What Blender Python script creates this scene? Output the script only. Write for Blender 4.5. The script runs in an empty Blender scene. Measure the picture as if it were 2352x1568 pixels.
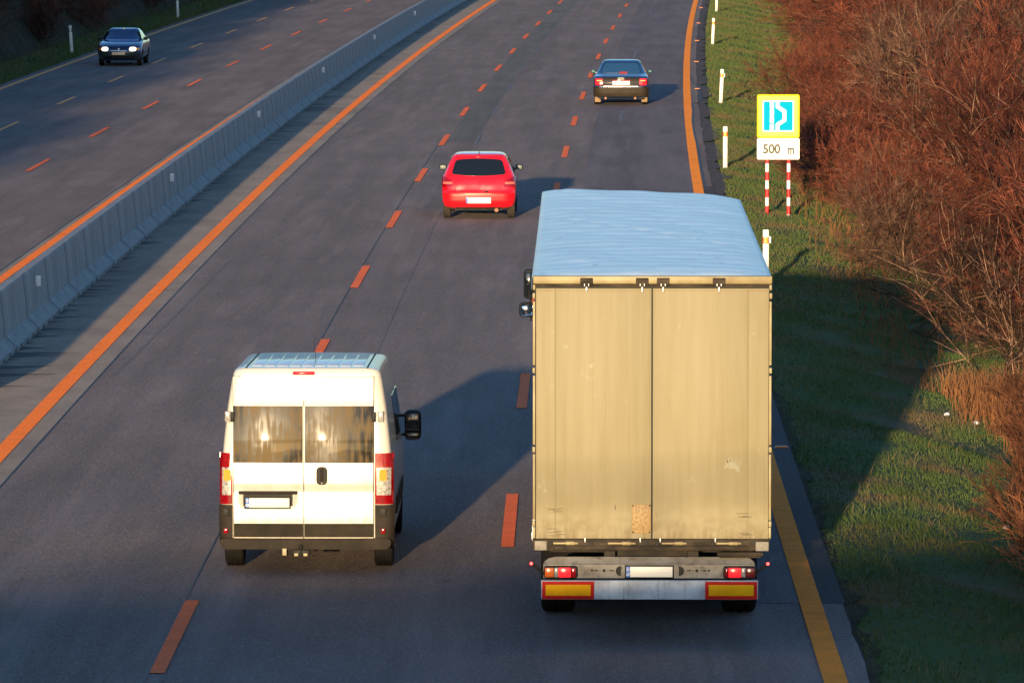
import bpy, bmesh, math, random
import numpy as np
from mathutils import Vector, Matrix
R = math.radians
random.seed(7)
rng = np.random.default_rng(11)

# ------------------------------------------------------------------ camera, world, sun
scene = bpy.context.scene
cam_d = bpy.data.cameras.new('camera')
cam = bpy.data.objects.new('camera', cam_d)
scene.collection.objects.link(cam)
scene.camera = cam
cam_d.sensor_width = 36.0
cam_d.lens = 36.0 * 13800 / 2352
cam_d.clip_start = 0.5
cam_d.clip_end = 6000
cam.location = (0, 0, 8.74)
cam.rotation_euler = (R(90) - math.atan(1161 / 13800), 0, 0)

SUN_EL, SUN_AZ = 5.45, 6.7            # light travels towards +Y, 6.7 deg to the right
world = bpy.data.worlds.new('World')
scene.world = world
world.use_nodes = True
wn = world.node_tree.nodes
bg = wn['Background']
sky = wn.new('ShaderNodeTexSky')
sky.sky_type = 'NISHITA'
sky.sun_disc = False
sky.sun_elevation = R(SUN_EL)
sky.sun_rotation = R(180 + SUN_AZ)
sky.altitude = 0
sky.air_density = 1.0
sky.dust_density = 0.6
sky.ozone_density = 3.5
bg.inputs['Strength'].default_value = 0.15
world.node_tree.links.new(sky.outputs[0], bg.inputs[0])

sd = bpy.data.lights.new('sun', 'SUN')
sd.energy = 3.5
sd.angle = R(0.55)
sd.color = (1.0, 0.72, 0.40)
sun = bpy.data.objects.new('sun', sd)
scene.collection.objects.link(sun)
az, el = R(SUN_AZ), R(SUN_EL)
trav = Vector((math.sin(az) * math.cos(el), math.cos(az) * math.cos(el), -math.sin(el)))
sun.rotation_euler = (-trav).to_track_quat('Z', 'Y').to_euler()
scene.view_settings.view_transform = 'Standard'
scene.view_settings.look = 'None'
scene.view_settings.exposure = 1.22
scene.view_settings.gamma = 1.0
scene.cycles.max_bounces = 5
scene.cycles.diffuse_bounces = 2
scene.cycles.glossy_bounces = 3
scene.cycles.transmission_bounces = 4
scene.cycles.transparent_max_bounces = 4

# ------------------------------------------------------------------ materials
MATS = {}
def mat(name, col, rough=0.5, metal=0.0, var=0.0, vscale=3.0, vstretch=(1, 1, 1), col2=None, thr=(0.35, 0.65),
        coat=0.0, rough2=None, micro=0.0, mscale=30.0, bump=0.0, bscale=20.0, emit=None, spec=0.5, trans=0.0, uv=False, retro=0.0):
    if name in MATS: return MATS[name]
    m = bpy.data.materials.new(name); MATS[name] = m
    m.use_nodes = True
    nt = m.node_tree; N = nt.nodes; L = nt.links
    b = N['Principled BSDF']
    b.inputs['Base Color'].default_value = (*col, 1)
    b.inputs['Roughness'].default_value = rough
    b.inputs['Metallic'].default_value = metal
    b.inputs['Coat Weight'].default_value = coat
    b.inputs['Coat Roughness'].default_value = 0.06
    b.inputs['Specular IOR Level'].default_value = spec
    b.inputs['Transmission Weight'].default_value = trans
    tc = N.new('ShaderNodeTexCoord')
    src = tc.outputs['UV'] if uv else tc.outputs['Object']
    mp = N.new('ShaderNodeMapping'); mp.inputs['Scale'].default_value = vstretch
    L.new(src, mp.inputs[0])
    if var > 0 or col2:
        n = N.new('ShaderNodeTexNoise'); n.inputs['Scale'].default_value = vscale
        n.inputs['Detail'].default_value = 6; n.inputs['Roughness'].default_value = 0.6
        L.new(mp.outputs[0], n.inputs['Vector'])
        cr = N.new('ShaderNodeValToRGB')
        cr.color_ramp.elements[0].position = thr[0]; cr.color_ramp.elements[1].position = thr[1]
        if col2:
            c1, c2 = col, col2
        else:
            c1 = tuple(c * (1 - var) for c in col); c2 = tuple(min(1, c * (1 + var)) for c in col)
        cr.color_ramp.elements[0].color = (*c1, 1); cr.color_ramp.elements[1].color = (*c2, 1)
        L.new(n.outputs['Fac'], cr.inputs[0]); L.new(cr.outputs[0], b.inputs['Base Color'])
        if rough2 is not None:
            mr = N.new('ShaderNodeMapRange')
            mr.inputs[1].default_value = thr[0]; mr.inputs[2].default_value = thr[1]
            mr.inputs[3].default_value = rough; mr.inputs[4].default_value = rough2
            L.new(n.outputs['Fac'], mr.inputs[0]); L.new(mr.outputs[0], b.inputs['Roughness'])
    if micro > 0:
        g = N.new('ShaderNodeNewGeometry')
        n2 = N.new('ShaderNodeTexNoise'); n2.inputs['Scale'].default_value = mscale; n2.inputs['Detail'].default_value = 2
        L.new(g.outputs['Position'], n2.inputs['Vector'])
        s1 = N.new('ShaderNodeVectorMath'); s1.operation = 'SUBTRACT'; s1.inputs[1].default_value = (0.5, 0.5, 0.5)
        L.new(n2.outputs['Color'], s1.inputs[0])
        s2 = N.new('ShaderNodeVectorMath'); s2.operation = 'SCALE'; s2.inputs['Scale'].default_value = micro * 4
        L.new(s1.outputs[0], s2.inputs[0])
        s3 = N.new('ShaderNodeVectorMath'); s3.operation = 'ADD'
        L.new(s2.outputs[0], s3.inputs[0]); L.new(g.outputs['Normal'], s3.inputs[1])
        if retro:   # raised grains and profiled paint catch the low sun on their near flanks
            s5 = N.new('ShaderNodeVectorMath'); s5.operation = 'ADD'; s5.inputs[1].default_value = (-.1 * retro, -retro, 0)
            L.new(s3.outputs[0], s5.inputs[0]); s3 = s5
        s4 = N.new('ShaderNodeVectorMath'); s4.operation = 'NORMALIZE'; L.new(s3.outputs[0], s4.inputs[0])
        L.new(s4.outputs[0], b.inputs['Normal'])
    if bump > 0:
        n3 = N.new('ShaderNodeTexNoise'); n3.inputs['Scale'].default_value = bscale; n3.inputs['Detail'].default_value = 4
        L.new(mp.outputs[0], n3.inputs['Vector'])
        bp = N.new('ShaderNodeBump'); bp.inputs['Strength'].default_value = 1.0; bp.inputs['Distance'].default_value = bump
        L.new(n3.outputs['Fac'], bp.inputs['Height']); L.new(bp.outputs[0], b.inputs['Normal'])
    if emit:
        b.inputs['Emission Color'].default_value = (*emit[0], 1); b.inputs['Emission Strength'].default_value = emit[1]
    return m

def add_color_layers(m, layers, micro_detail=True):
    """layers: list of (coord 'UV'/'Object'/'Position', stretch, scale, lo, hi, colour, strength) blended over the base colour"""
    nt = m.node_tree; N = nt.nodes; L = nt.links; b = N['Principled BSDF']
    cur = b.inputs['Base Color'].links[0].from_socket if b.inputs['Base Color'].links else None
    tc = N.new('ShaderNodeTexCoord')
    for (co, st, sc, lo, hi, col, amt) in layers:
        mp = N.new('ShaderNodeMapping'); mp.inputs['Scale'].default_value = st
        mp.inputs['Location'].default_value = (random.random() * 9, random.random() * 9, random.random() * 9)
        L.new(tc.outputs[co], mp.inputs[0])
        n = N.new('ShaderNodeTexNoise'); n.inputs['Scale'].default_value = sc; n.inputs['Detail'].default_value = 7
        n.inputs['Roughness'].default_value = 0.65
        L.new(mp.outputs[0], n.inputs['Vector'])
        mr = N.new('ShaderNodeMapRange'); mr.inputs[1].default_value = lo; mr.inputs[2].default_value = hi
        mr.inputs[3].default_value = 0; mr.inputs[4].default_value = amt
        L.new(n.outputs['Fac'], mr.inputs[0])
        mx = N.new('ShaderNodeMix'); mx.data_type = 'RGBA'
        L.new(mr.outputs[0], mx.inputs[0])
        if cur is None: mx.inputs[6].default_value = b.inputs['Base Color'].default_value
        else: L.new(cur, mx.inputs[6])
        mx.inputs[7].default_value = (*col, 1)
        cur = mx.outputs[2]
    L.new(cur, b.inputs['Base Color'])
    return cur

def add_height_grime(m, z0, z1, col, amt, scale=6, stretch=(1, 1, 1)):
    """dirt thrown up by the wheels: strongest at height z0 of the object, gone at z1, broken up by noise"""
    nt = m.node_tree; N = nt.nodes; L = nt.links; b = N['Principled BSDF']
    cur = b.inputs['Base Color'].links[0].from_socket if b.inputs['Base Color'].links else None
    tc = N.new('ShaderNodeTexCoord'); sx = N.new('ShaderNodeSeparateXYZ'); L.new(tc.outputs['Object'], sx.inputs[0])
    mr = N.new('ShaderNodeMapRange'); mr.inputs[1].default_value = z0; mr.inputs[2].default_value = z1
    mr.inputs[3].default_value = amt; mr.inputs[4].default_value = 0
    L.new(sx.outputs['Z'], mr.inputs[0])
    mp = N.new('ShaderNodeMapping'); mp.inputs['Scale'].default_value = stretch; L.new(tc.outputs['Object'], mp.inputs[0])
    n = N.new('ShaderNodeTexNoise'); n.inputs['Scale'].default_value = scale; n.inputs['Detail'].default_value = 6
    L.new(mp.outputs[0], n.inputs['Vector'])
    mr2 = N.new('ShaderNodeMapRange'); mr2.inputs[1].default_value = 0.3; mr2.inputs[2].default_value = 0.65
    L.new(n.outputs['Fac'], mr2.inputs[0])
    mu = N.new('ShaderNodeMath'); mu.operation = 'MULTIPLY'; L.new(mr.outputs[0], mu.inputs[0]); L.new(mr2.outputs[0], mu.inputs[1])
    mx = N.new('ShaderNodeMix'); mx.data_type = 'RGBA'; L.new(mu.outputs[0], mx.inputs[0])
    if cur is None: mx.inputs[6].default_value = b.inputs['Base Color'].default_value
    else: L.new(cur, mx.inputs[6])
    mx.inputs[7].default_value = (*col, 1)
    L.new(mx.outputs[2], b.inputs['Base Color'])

# ------------------------------------------------------------------ object helpers
C = scene.collection
def tag(o, label, cat=None, group=None, kind=None):
    if label: o['label'] = label
    if cat: o['category'] = cat
    if group: o['group'] = group
    if kind: o['kind'] = kind
    return o
def thing(name, label, cat, loc=(0, 0, 0), rz=0, group=None):
    o = bpy.data.objects.new(name, None); C.objects.link(o)
    o.location = loc; o.rotation_euler = (0, 0, rz); o.empty_display_size = 0.3
    return tag(o, label, cat, group)
def link(name, me, m=None, parent=None, smooth=None):
    o = bpy.data.objects.new(name, me); C.objects.link(o)
    if m:
        for q in (m if isinstance(m, (list, tuple)) else [m]): me.materials.append(q)
    if parent: o.parent = parent
    return o
def finish(bm, name, m, parent=None, smooth=35, label=None):
    bmesh.ops.recalc_face_normals(bm, faces=bm.faces[:])
    if smooth:
        lim = R(smooth)
        for f in bm.faces: f.smooth = True
        for e in bm.edges:
            if len(e.link_faces) == 2:
                e.smooth = e.calc_face_angle(0) < lim
            else: e.smooth = False
    me = bpy.data.meshes.new(name); bm.to_mesh(me); bm.free()
    o = link(name, me, m, parent)
    if label: o['label'] = label
    return o
def box(bm, c, s, bev=0.0, seg=2, rot=None):
    r = bmesh.ops.create_cube(bm, size=1.0)
    vs = r['verts']
    bmesh.ops.scale(bm, vec=s, verts=vs)
    if bev > 0:
        es = list({e for v in vs for e in v.link_edges})
        rr = bmesh.ops.bevel(bm, geom=es, offset=bev, segments=seg, affect='EDGES', profile=0.5)
        vs = list({v for f in rr['faces'] for v in f.verts} | {v for v in vs if v.is_valid})
    if rot is not None: bmesh.ops.rotate(bm, cent=(0, 0, 0), matrix=rot, verts=vs)
    bmesh.ops.translate(bm, vec=c, verts=vs)
    return vs
def B(name, m, parent, *boxes, bev=0.0, label=None, smooth=35):
    bm = bmesh.new()
    for bx in boxes:
        c, s = bx[0], bx[1]
        bv = bx[2] if len(bx) > 2 else bev
        rt = bx[3] if len(bx) > 3 else None
        box(bm, c, s, bv, 2, rt)
    return finish(bm, name, m, parent, smooth, label)
def tube(bm, p0, p1, r0, r1=None, n=10, cap=True):
    r1 = r0 if r1 is None else r1
    p0 = Vector(p0); p1 = Vector(p1); d = (p1 - p0)
    q = d.to_track_quat('Z', 'Y').to_matrix()
    a = [bm.verts.new(p0 + q @ Vector((r0 * math.cos(t), r0 * math.sin(t), 0))) for t in [2 * math.pi * i / n for i in range(n)]]
    b = [bm.verts.new(p1 + q @ Vector((r1 * math.cos(t), r1 * math.sin(t), 0))) for t in [2 * math.pi * i / n for i in range(n)]]
    for i in range(n): bm.faces.new((a[i], a[(i + 1) % n], b[(i + 1) % n], b[i]))
    if cap: bm.faces.new(a[::-1]); bm.faces.new(b)
def lathe_x(bm, prof, cx, cy, cz, n=32):
    """profile of (x, r) turned about the X axis"""
    rings = []
    for (x, r) in prof:
        rings.append([bm.verts.new((cx + x, cy + r * math.cos(2 * math.pi * i / n), cz + r * math.sin(2 * math.pi * i / n))) for i in range(n)])
    for a, b in zip(rings[:-1], rings[1:]):
        for i in range(n): bm.faces.new((a[i], a[(i + 1) % n], b[(i + 1) % n], b[i]))
    bm.faces.new(rings[0]); bm.faces.new(rings[-1][::-1])
def prism(bm, pts, axis, a0, a1):
    """closed outline pts in the plane across axis ('y': (x,z), 'x': (y,z), 'z': (x,y)) extruded from a0 to a1"""
    def P(p, a):
        return {'y': (p[0], a, p[1]), 'x': (a, p[0], p[1]), 'z': (p[0], p[1], a)}[axis]
    A = [bm.verts.new(P(p, a0)) for p in pts]; Bv = [bm.verts.new(P(p, a1)) for p in pts]
    n = len(pts)
    for i in range(n): bm.faces.new((A[i], A[(i + 1) % n], Bv[(i + 1) % n], Bv[i]))
    bm.faces.new(A[::-1]); bm.faces.new(Bv)
def rrect(x0, z0, x1, z1, r, n=4):
    out = []
    for (cx, cz, a0) in ((x1 - r, z1 - r, 0), (x0 + r, z1 - r, 90), (x0 + r, z0 + r, 180), (x1 - r, z0 + r, 270)):
        for i in range(n + 1):
            a = R(a0 + 90 * i / n); out.append((cx + r * math.cos(a), cz + r * math.sin(a)))
    return out
def text_mesh(name, s, size, m, parent, loc, rot=(R(90), 0, 0), sx=1.0, depth=0.002):
    cu = bpy.data.curves.new(name, 'FONT'); cu.body = s; cu.size = size; cu.extrude = depth
    cu.offset = size * .035; cu.align_x = 'CENTER'; cu.align_y = 'CENTER'
    to = bpy.data.objects.new('tmp', cu); C.objects.link(to)
    bpy.context.view_layer.update()
    me = bpy.data.meshes.new_from_object(to.evaluated_get(bpy.context.evaluated_depsgraph_get()))
    bpy.data.objects.remove(to)
    me.name = name; me.transform(Matrix.Diagonal((sx, 1, 1, 1)))
    o = link(name, me, None, parent); me.materials.clear(); me.materials.append(m)
    o.location = loc; o.rotation_euler = rot
    return o
def mesh_np(name, V, F, m, parent=None, quads=True):
    me = bpy.data.meshes.new(name)
    k = F.shape[1]
    me.vertices.add(len(V)); me.vertices.foreach_set('co', np.ascontiguousarray(V, dtype=np.float32).ravel())
    me.loops.add(F.size); me.loops.foreach_set('vertex_index', np.ascontiguousarray(F, dtype=np.int32).ravel())
    me.polygons.add(len(F)); me.polygons.foreach_set('loop_start', np.arange(0, F.size, k, dtype=np.int32))
    me.polygons.foreach_set('loop_total', np.full(len(F), k, dtype=np.int32))
    me.update(calc_edges=True)
    return link(name, me, m, parent)
def copy_tree(o, parent=None):
    c = o.copy(); C.objects.link(c)
    if parent: c.parent = parent
    for ch in list(o.children): copy_tree(ch, c)
    return c

# ------------------------------------------------------------------ the line of the motorway (X as a function of Y)
def poly(co, lo=0.62, hi=3.5):
    p = np.poly1d(co); d = p.deriv()
    def fn(Y):
        t = np.asarray(Y, dtype=float) / 100
        tc = np.clip(t, lo, hi)
        return p(tc) + d(tc) * (t - tc)
    return fn
CL = poly([-0.0276, 0.7873, -0.1295, -7.7002])       # left solid line of the near carriageway
D1 = poly([-0.0375, 0.807, -0.1289, -3.9431])        # first dashed line
D2 = poly([-0.0514, 0.8793, -0.2202, -0.35])         # second dashed line
CR = lambda Y: D2(Y) + 3.52                          # right solid line
def heading(fn, Y): return math.atan((float(fn(Y + 1)) - float(fn(Y - 1))) / 2)

def sheet(name, lf, rf, y0, y1, z, m, kind='structure', step=3.0, nx=1, edge_noise=0.0, parent=None):
    n = max(2, int((y1 - y0) / step) + 1)
    Y = np.linspace(y0, y1, n)
    A, Bx = lf(Y), rf(Y)
    if edge_noise: Bx = Bx + edge_noise * (np.sin(Y * 0.5) * 0.5 + np.sin(Y * 1.3 + 1) * 0.5 + rng.normal(0, .5, n))
    V = []; F = []
    s = np.linspace(0, 1, nx + 1)
    V = np.array([[a + (b - a) * t, y, z] for a, b, y in zip(A, Bx, Y) for t in s])
    F = np.array([[i * (nx + 1) + j, i * (nx + 1) + j + 1, (i + 1) * (nx + 1) + j + 1, (i + 1) * (nx + 1) + j] for i in range(n - 1) for j in range(nx)])
    o = mesh_np(name, V, F, m, parent)
    uvl = o.data.uv_layers.new(name='UVMap')
    base = CL(V[:, 1])
    uv = np.stack([V[:, 0] - base, V[:, 1]], 1)[F.ravel()]
    uvl.data.foreach_set('uv', uv.astype(np.float32).ravel())
    if kind: o['kind'] = kind
    return o
def dashes(name, fn, off, starts, length, w, z, m, parent=None):
    V = []; F = []
    for k, y0 in enumerate(starts):
        n = 3; Y = np.linspace(y0, y0 + length, n)
        b = len(V)
        for y in Y:
            x = float(fn(y)) + off
            V += [[x - w / 2, y, z], [x + w / 2, y, z]]
        for i in range(n - 1): F.append([b + 2 * i, b + 2 * i + 1, b + 2 * i + 3, b + 2 * i + 2])
    o = mesh_np(name, np.array(V), np.array(F), m, parent)
    uvl = o.data.uv_layers.new(name='UVMap')
    V = np.array(V); uv = np.stack([V[:, 0] - CL(V[:, 1]), V[:, 1]], 1)[np.array(F).ravel()]
    uvl.data.foreach_set('uv', uv.astype(np.float32).ravel())
    o['kind'] = 'structure'
    return o

# ------------------------------------------------------------------ surfaces
def asphalt(name, col, tracks=0.45):
    m = mat(name, col, rough=0.85, var=0.17, vscale=0.6, vstretch=(1, 0.25, 1), micro=1.0, mscale=95, uv=True, spec=0.3, retro=.16)
    add_color_layers(m, [
        ('UV', (1.3, 0.03, 1), 1.0, 0.42, 0.62, tuple(c * 0.52 for c in col), tracks),
        ('UV', (0.8, 0.05, 1), 2.3, 0.50, 0.70, tuple(c * 1.5 for c in col), 0.6),
        ('UV', (1, 1, 1), 26, 0.52, 0.70, tuple(c * 2.6 for c in col), 0.75),
        ('UV', (1, 1, 1), 55, 0.55, 0.75, tuple(c * 0.35 for c in col), 0.7),
        ('UV', (1, .5, 1), .9, 0.66, 0.74, tuple(c * .45 for c in col), 0.5)])
    return m
M_ASPH = asphalt('asphalt', (0.172, 0.140, 0.134))
M_ASPH2 = asphalt('asphalt_new', (0.140, 0.120, 0.130))
M_ASPH3 = asphalt('asphalt_strip', (0.130, 0.128, 0.115))
M_ASPH4 = asphalt('asphalt_left', (0.170, 0.138, 0.134))
M_CONC = mat('concrete_slab', (0.33, 0.27, 0.22), rough=0.9, var=0.12, vscale=1.2, vstretch=(1, .3, 1), micro=1.0, mscale=90, uv=True, spec=0.25, retro=.16)
add_color_layers(M_CONC, [('UV', (0.5, .25, 1), 1.2, 0.48, 0.7, (0.17, 0.14, 0.12), 0.6),
                          ('UV', (1, 1, 1), 22, 0.55, 0.7, (0.33, 0.3, 0.27), 0.5)])
M_BARR = mat('concrete_barrier', (0.36, 0.35, 0.335), rough=0.9, var=0.14, vscale=1.5, vstretch=(1, 1, .4), micro=0.15, mscale=40, spec=0.25)
add_color_layers(M_BARR, [('Object', (3, 3, 0.35), 1.6, 0.45, 0.7, (0.17, 0.16, 0.165), 0.7)])
def paint(name, col, retro=.3):
    m = mat(name, col, rough=0.7, var=0.10, vscale=3, micro=.7, mscale=90, uv=True, spec=0.3, retro=retro)
    add_color_layers(m, [('UV', (1, 1, 1), 30, 0.57, 0.72, (0.25, 0.10, 0.05), 0.6), ('UV', (.7, .2, 1), 2.0, 0.54, 0.7, (col[0] * .7, col[1] * .7, col[2]), 0.5)])
    return m
M_ORANGE = paint('orange_road_paint', (.90, 0.20, 0.015), .34)
M_ORANGE2 = paint('orange_dash_paint', (0.85, 0.15, 0.03), .22)
M_YELL = paint('yellow_edge_paint', (.90, 0.27, 0.015), .34)
M_PALE = paint('pale_road_paint', (0.95, 0.42, 0.14), .15)
M_GHOST = mat('worn_white_paint', (0.22, 0.22, 0.24), rough=0.9, micro=0.4, uv=True, col2=(0.11, 0.1, 0.1), vscale=6, thr=(0.4, 0.6))
M_TAR = mat('tar_seam', (0.02, 0.02, 0.022), rough=0.6)
M_GRASS = mat('verge_grass', (0.064, 0.096, 0.028), rough=0.95, col2=(0.120, 0.088, 0.046), vscale=0.55, vstretch=(1, .7, 1), thr=(0.48, 0.66), micro=0.3, mscale=25, spec=0.15)
add_color_layers(M_GRASS, [('Object', (1, .6, 1), 2.2, 0.5, 0.64, (0.048, 0.080, 0.028), 0.7), ('Object', (1, 1, 1), 6, 0.52, 0.66, (0.13, 0.095, 0.060), 0.4)])
M_SOIL = mat('woodland_floor', (0.045, 0.035, 0.022), rough=1, var=0.4, vscale=1.0, micro=0.3, mscale=12, spec=0.1)
M_GRAVEL = mat('verge_gravel', (0.13, 0.10, 0.09), rough=1, var=0.35, vscale=5, micro=0.45, mscale=25, spec=0.15)

# ------------------------------------------------------------------ terrain: one sheet to the horizon
RP = [(-.2, -.035), (.45, -.035), (1.0, -.06), (2.1, -.20), (3.3, -.42), (4.6, -.55), (6, -.40), (8.5, -.25), (14, 0.0), (40, 0.5), (150, 1), (900, 2), (3000, 4)]
LP = [(-.2, -.035), (-13.2, -.035), (-14.0, -.05), (-15.2, 0.1), (-16.2, 1.2), (-17.2, 3.6), (-18.5, 6.6), (-20, 8.2), (-26, 9.5), (-40, 10), (-150, 10), (-900, 9), (-3000, 9)]  # left bank shaped steep, mostly unseen, so it shades the left lanes
def ground_z(x, y):
    r = x - float(CR(y)); l = x - float(CL(y))
    if l < 0:
        a = [p[0] for p in LP][::-1]; b = [p[1] for p in LP][::-1]
        z = float(np.interp(l, a, b))
        if l < -16: z += 0.35 * math.sin(y * .11) + 0.2 * math.sin(y * .31 + x)
    elif r > -.2:
        z = float(np.interp(r, [p[0] for p in RP], [p[1] for p in RP]))
        if r > .6: z += min(1, (r - .6) / 2) * (0.05 * math.sin(y * .6 + x) + 0.04 * math.sin(y * 1.3 + 2 * x))
    else: z = -.035
    return z
Ys = [-3000, -1500, -700, -300, -150, -80] + list(range(-40, 56, 12)) + list(np.arange(58, 340, 1.5)) + [345, 360, 380, 400, 440, 500, 600, 900, 1500, 3000]
rx = [p for p in (-.2, .42, .7, 1.0, 1.5, 2.1, 2.7, 3.3, 3.9, 4.6, 5.2, 6, 7, 8.5, 11, 14, 20, 40, 150, 900, 3000)]
lx = [-3000, -900, -150, -60, -40, -33, -27, -24, -21.5, -20, -18.5, -17.2, -16.2, -15.2, -14.0, -13.2, -7, -.2]
GV = []
for y in Ys:
    cr, cl = float(CR(y)), float(CL(y))
    for o in lx: GV.append((cl + o, y, ground_z(cl + o, y)))
    for o in rx: GV.append((cr + o, y, ground_z(cr + o, y)))
nc = len(lx) + len(rx)
GF = np.array([[i * nc + j, i * nc + j + 1, (i + 1) * nc + j + 1, (i + 1) * nc + j] for i in range(len(Ys) - 1) for j in range(nc - 1)])
g = mesh_np('ground', np.array(GV), GF, M_GRASS); g['kind'] = 'structure'
g.data.materials.append(M_SOIL)
mi = np.zeros(len(GF), dtype=np.int32)
for i in range(len(Ys) - 1):
    for j in range(nc - 1):
        if j < 13 or j >= len(lx) + 12: mi[i * (nc - 1) + j] = 1
g.data.polygons.foreach_set('material_index', mi)
g.data.polygons.foreach_set('use_smooth', np.ones(len(GF), dtype=bool))

M_HILL = mat('distant_woodland', (.06, .04, .02), rough=1, var=.5, vscale=.02)
HV = []; nh = 120
for i in range(nh + 1):
    x = -900 + 1800 * i / nh
    hgt = 13 + 3.5 * math.sin(x * .013) + 2.5 * math.sin(x * .041 + 1) + 1.2 * math.sin(x * .13)
    HV += [(x, -420, -1), (x, -450, hgt), (x, -520, hgt * .9), (x, -640, -1)]
HF = np.array([[i * 4 + j, (i + 1) * 4 + j, (i + 1) * 4 + j + 1, i * 4 + j + 1] for i in range(nh) for j in range(3)])
hl0 = mesh_np('hills', np.array(HV), HF, M_HILL); hl0['kind'] = 'structure'

# ------------------------------------------------------------------ carriageways
sheet('road', lambda Y: CL(Y) + .40, lambda Y: CR(Y) + .36, -80, 620, 0.0, M_ASPH, step=.8, edge_noise=.022)
sheet('left_road', lambda Y: CL(Y) - 13.3, lambda Y: CL(Y) - 3.55, -80, 620, 0.0, M_ASPH4)
sheet('shoulder', lambda Y: CL(Y) - 3.55, lambda Y: CL(Y) + .40, -80, 620, 0.004, M_CONC, step=1.5)
sheet('gravel_edge', lambda Y: CR(Y) + .33, lambda Y: CR(Y) + .50, 60, 142, -.012, M_SOIL, step=.4, edge_noise=.09)
sheet('gravel_edge', lambda Y: CR(Y) + .34, lambda Y: CR(Y) + .72, 140, 330, -.012, M_GRAVEL, step=.7, edge_noise=.16)
sheet('road_resurfacing', lambda Y: D2(Y) + .66, lambda Y: CR(Y) - .02, 68.2, 500, 0.004, M_ASPH2, step=2)
sheet('road_resurfacing', lambda Y: CR(Y) + .02, lambda Y: CR(Y) + .395, 68.2, 150, 0.004, asphalt('asphalt_edge_shaded', (.06, .052, .055)), step=2)  # dark edge asphalt; shade beside the lorry is also put into its colour
sheet('road_patch', lambda Y: D1(Y) + .10, lambda Y: D1(Y) + .93, 172, 500, 0.004, M_ASPH3)
# markings
sheet('edge_line', lambda Y: CL(Y) - .125, lambda Y: CL(Y) + .125, -80, 500, .012, M_ORANGE, step=2)
sheet('edge_line', lambda Y: CR(Y) - .125, lambda Y: CR(Y) + .125, -80, 500, .012, M_YELL, step=2)
sheet('edge_line', lambda Y: CL(Y) - 3.40, lambda Y: CL(Y) - 3.20, -80, 500, .012, M_ORANGE, step=2)
sheet('edge_line', lambda Y: CL(Y) - 13.0, lambda Y: CL(Y) - 12.80, -80, 500, .012, M_PALE, step=2)
P1 = 66.6
dashes('lane_marking', D1, 0, [P1 + 17.93 * k - 4.4 + .2 for k in range(-4, 18)], 6.0, .16, .012, M_ORANGE2)
dashes('lane_marking', D2, 0, [73.6 + 18.0 * k for k in range(-4, 18)], 6.0, .16, .012, M_ORANGE2)
dashes('lane_marking', CL, -6.6, [156.9 + 17.8 * k for k in range(-6, 14)], 5.8, .13, .012, M_ORANGE2)
dashes('lane_marking', CL, -9.68, [178.2 + 17.6 * k for k in range(-7, 13)], 5.8, .13, .012, M_PALE)
dashes('worn_lane_marking', D1, .95, [170.5 + 17.9 * k for k in range(0, 14)], 6.0, .10, .010, M_GHOST)
dashes('worn_lane_marking', D2, 1.42, [183.5, 237, 295, 313], 8.0, .12, .010, M_GHOST)
sheet('joint_line', lambda Y: D1(Y) - .092, lambda Y: D1(Y) - .078, 60, 172, .010, M_TAR, step=3)
sheet('joint_line', lambda Y: D1(Y) + 1.0, lambda Y: D1(Y) + 1.007, 84, 166, .010, M_TAR, step=3)
sheet('joint_line', lambda Y: CL(Y) + .40, lambda Y: CL(Y) + .418, 60, 330, .010, M_TAR, step=3)
sheet('joint_line', lambda Y: CL(Y) - 3.57, lambda Y: CL(Y) - 3.54, 60, 330, .010, M_TAR, step=3)
# tar around the patched edge
bm = bmesh.new()
def tarpath(pts, w=.05, z=.014):
    for a, b in zip(pts[:-1], pts[1:]):
        d = Vector(b) - Vector(a); n = Vector((-d.y, d.x)).normalized() * w / 2
        q = [bm.verts.new((p.x, p.y, z)) for p in (Vector(a) - n, Vector(a) + n, Vector(b) + n, Vector(b) - n)]
        bm.faces.new(q)
tarpath([(float(CR(y)) + o, y) for (y, o) in ((220, .14), (217, .16), (214, .2), (209, .42), (201, .46), (198, .42), (196.5, .14), (191, .15), (184, .10), (176, .12), (168, .17), (160, .16), (150, .17))])

tarpath([(float(CL(124)) + .9, 124.5), (float(CL(110)) + .75, 108), (float(CL(100)) + .6, 97)], .008)
tj = finish(bm, 'tar_seam', M_TAR, None, 0); tj['kind'] = 'structure'

bm = bmesh.new()
for k in range(260):
    y0 = 84 + k * .93 + random.uniform(-.4, .4)
    if random.random() < .35: continue
    L_ = random.uniform(.12, .55) if random.random() < .8 else random.uniform(.6, 1.3); w_ = random.uniform(.10, .35)
    x0 = float(CL(y0)) - 1.37
    pts_ = [bm.verts.new((x0, y0 - w_, .0095)), bm.verts.new((x0 + L_ * .5, y0 - w_ * .2 + .1, .0095)), bm.verts.new((x0 + L_, y0 + random.uniform(-.1, .3), .0095)), bm.verts.new((x0 + L_ * .4, y0 + w_ * .5 + .1, .0095)), bm.verts.new((x0, y0 + w_, .0095))]
    bm.faces.new(pts_)
so = finish(bm, 'silt', mat('drain_silt', (.085, .075, .068), rough=1, var=.3, vscale=4), None, 0); so['kind'] = 'stuff'
M_STUD = mat('stud_orange', (0.8, 0.2, 0.04), rough=.5)
ys = [306, 281, 257, 233, 208, 85.7]
for k, y in enumerate(ys):
    bm = bmesh.new()
    prism(bm, [(-.10, 0), (.10, 0), (.075, .022), (-.075, .022)], 'y', -.06, .06)
    o = finish(bm, 'road_stud', M_STUD, None, 0)
    o.location = (float(CR(y)) + (.36 if y > 100 else .27), y, .006)
    tag(o, 'flat orange road stud outside the right edge line, ' + ['farthest of all', 'second from the top', 'third from the top', 'just above the tar patch', 'inside the tar outline', 'alone beside the lorry'][k], 'road stud', 'orange studs along the right edge line')

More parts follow.
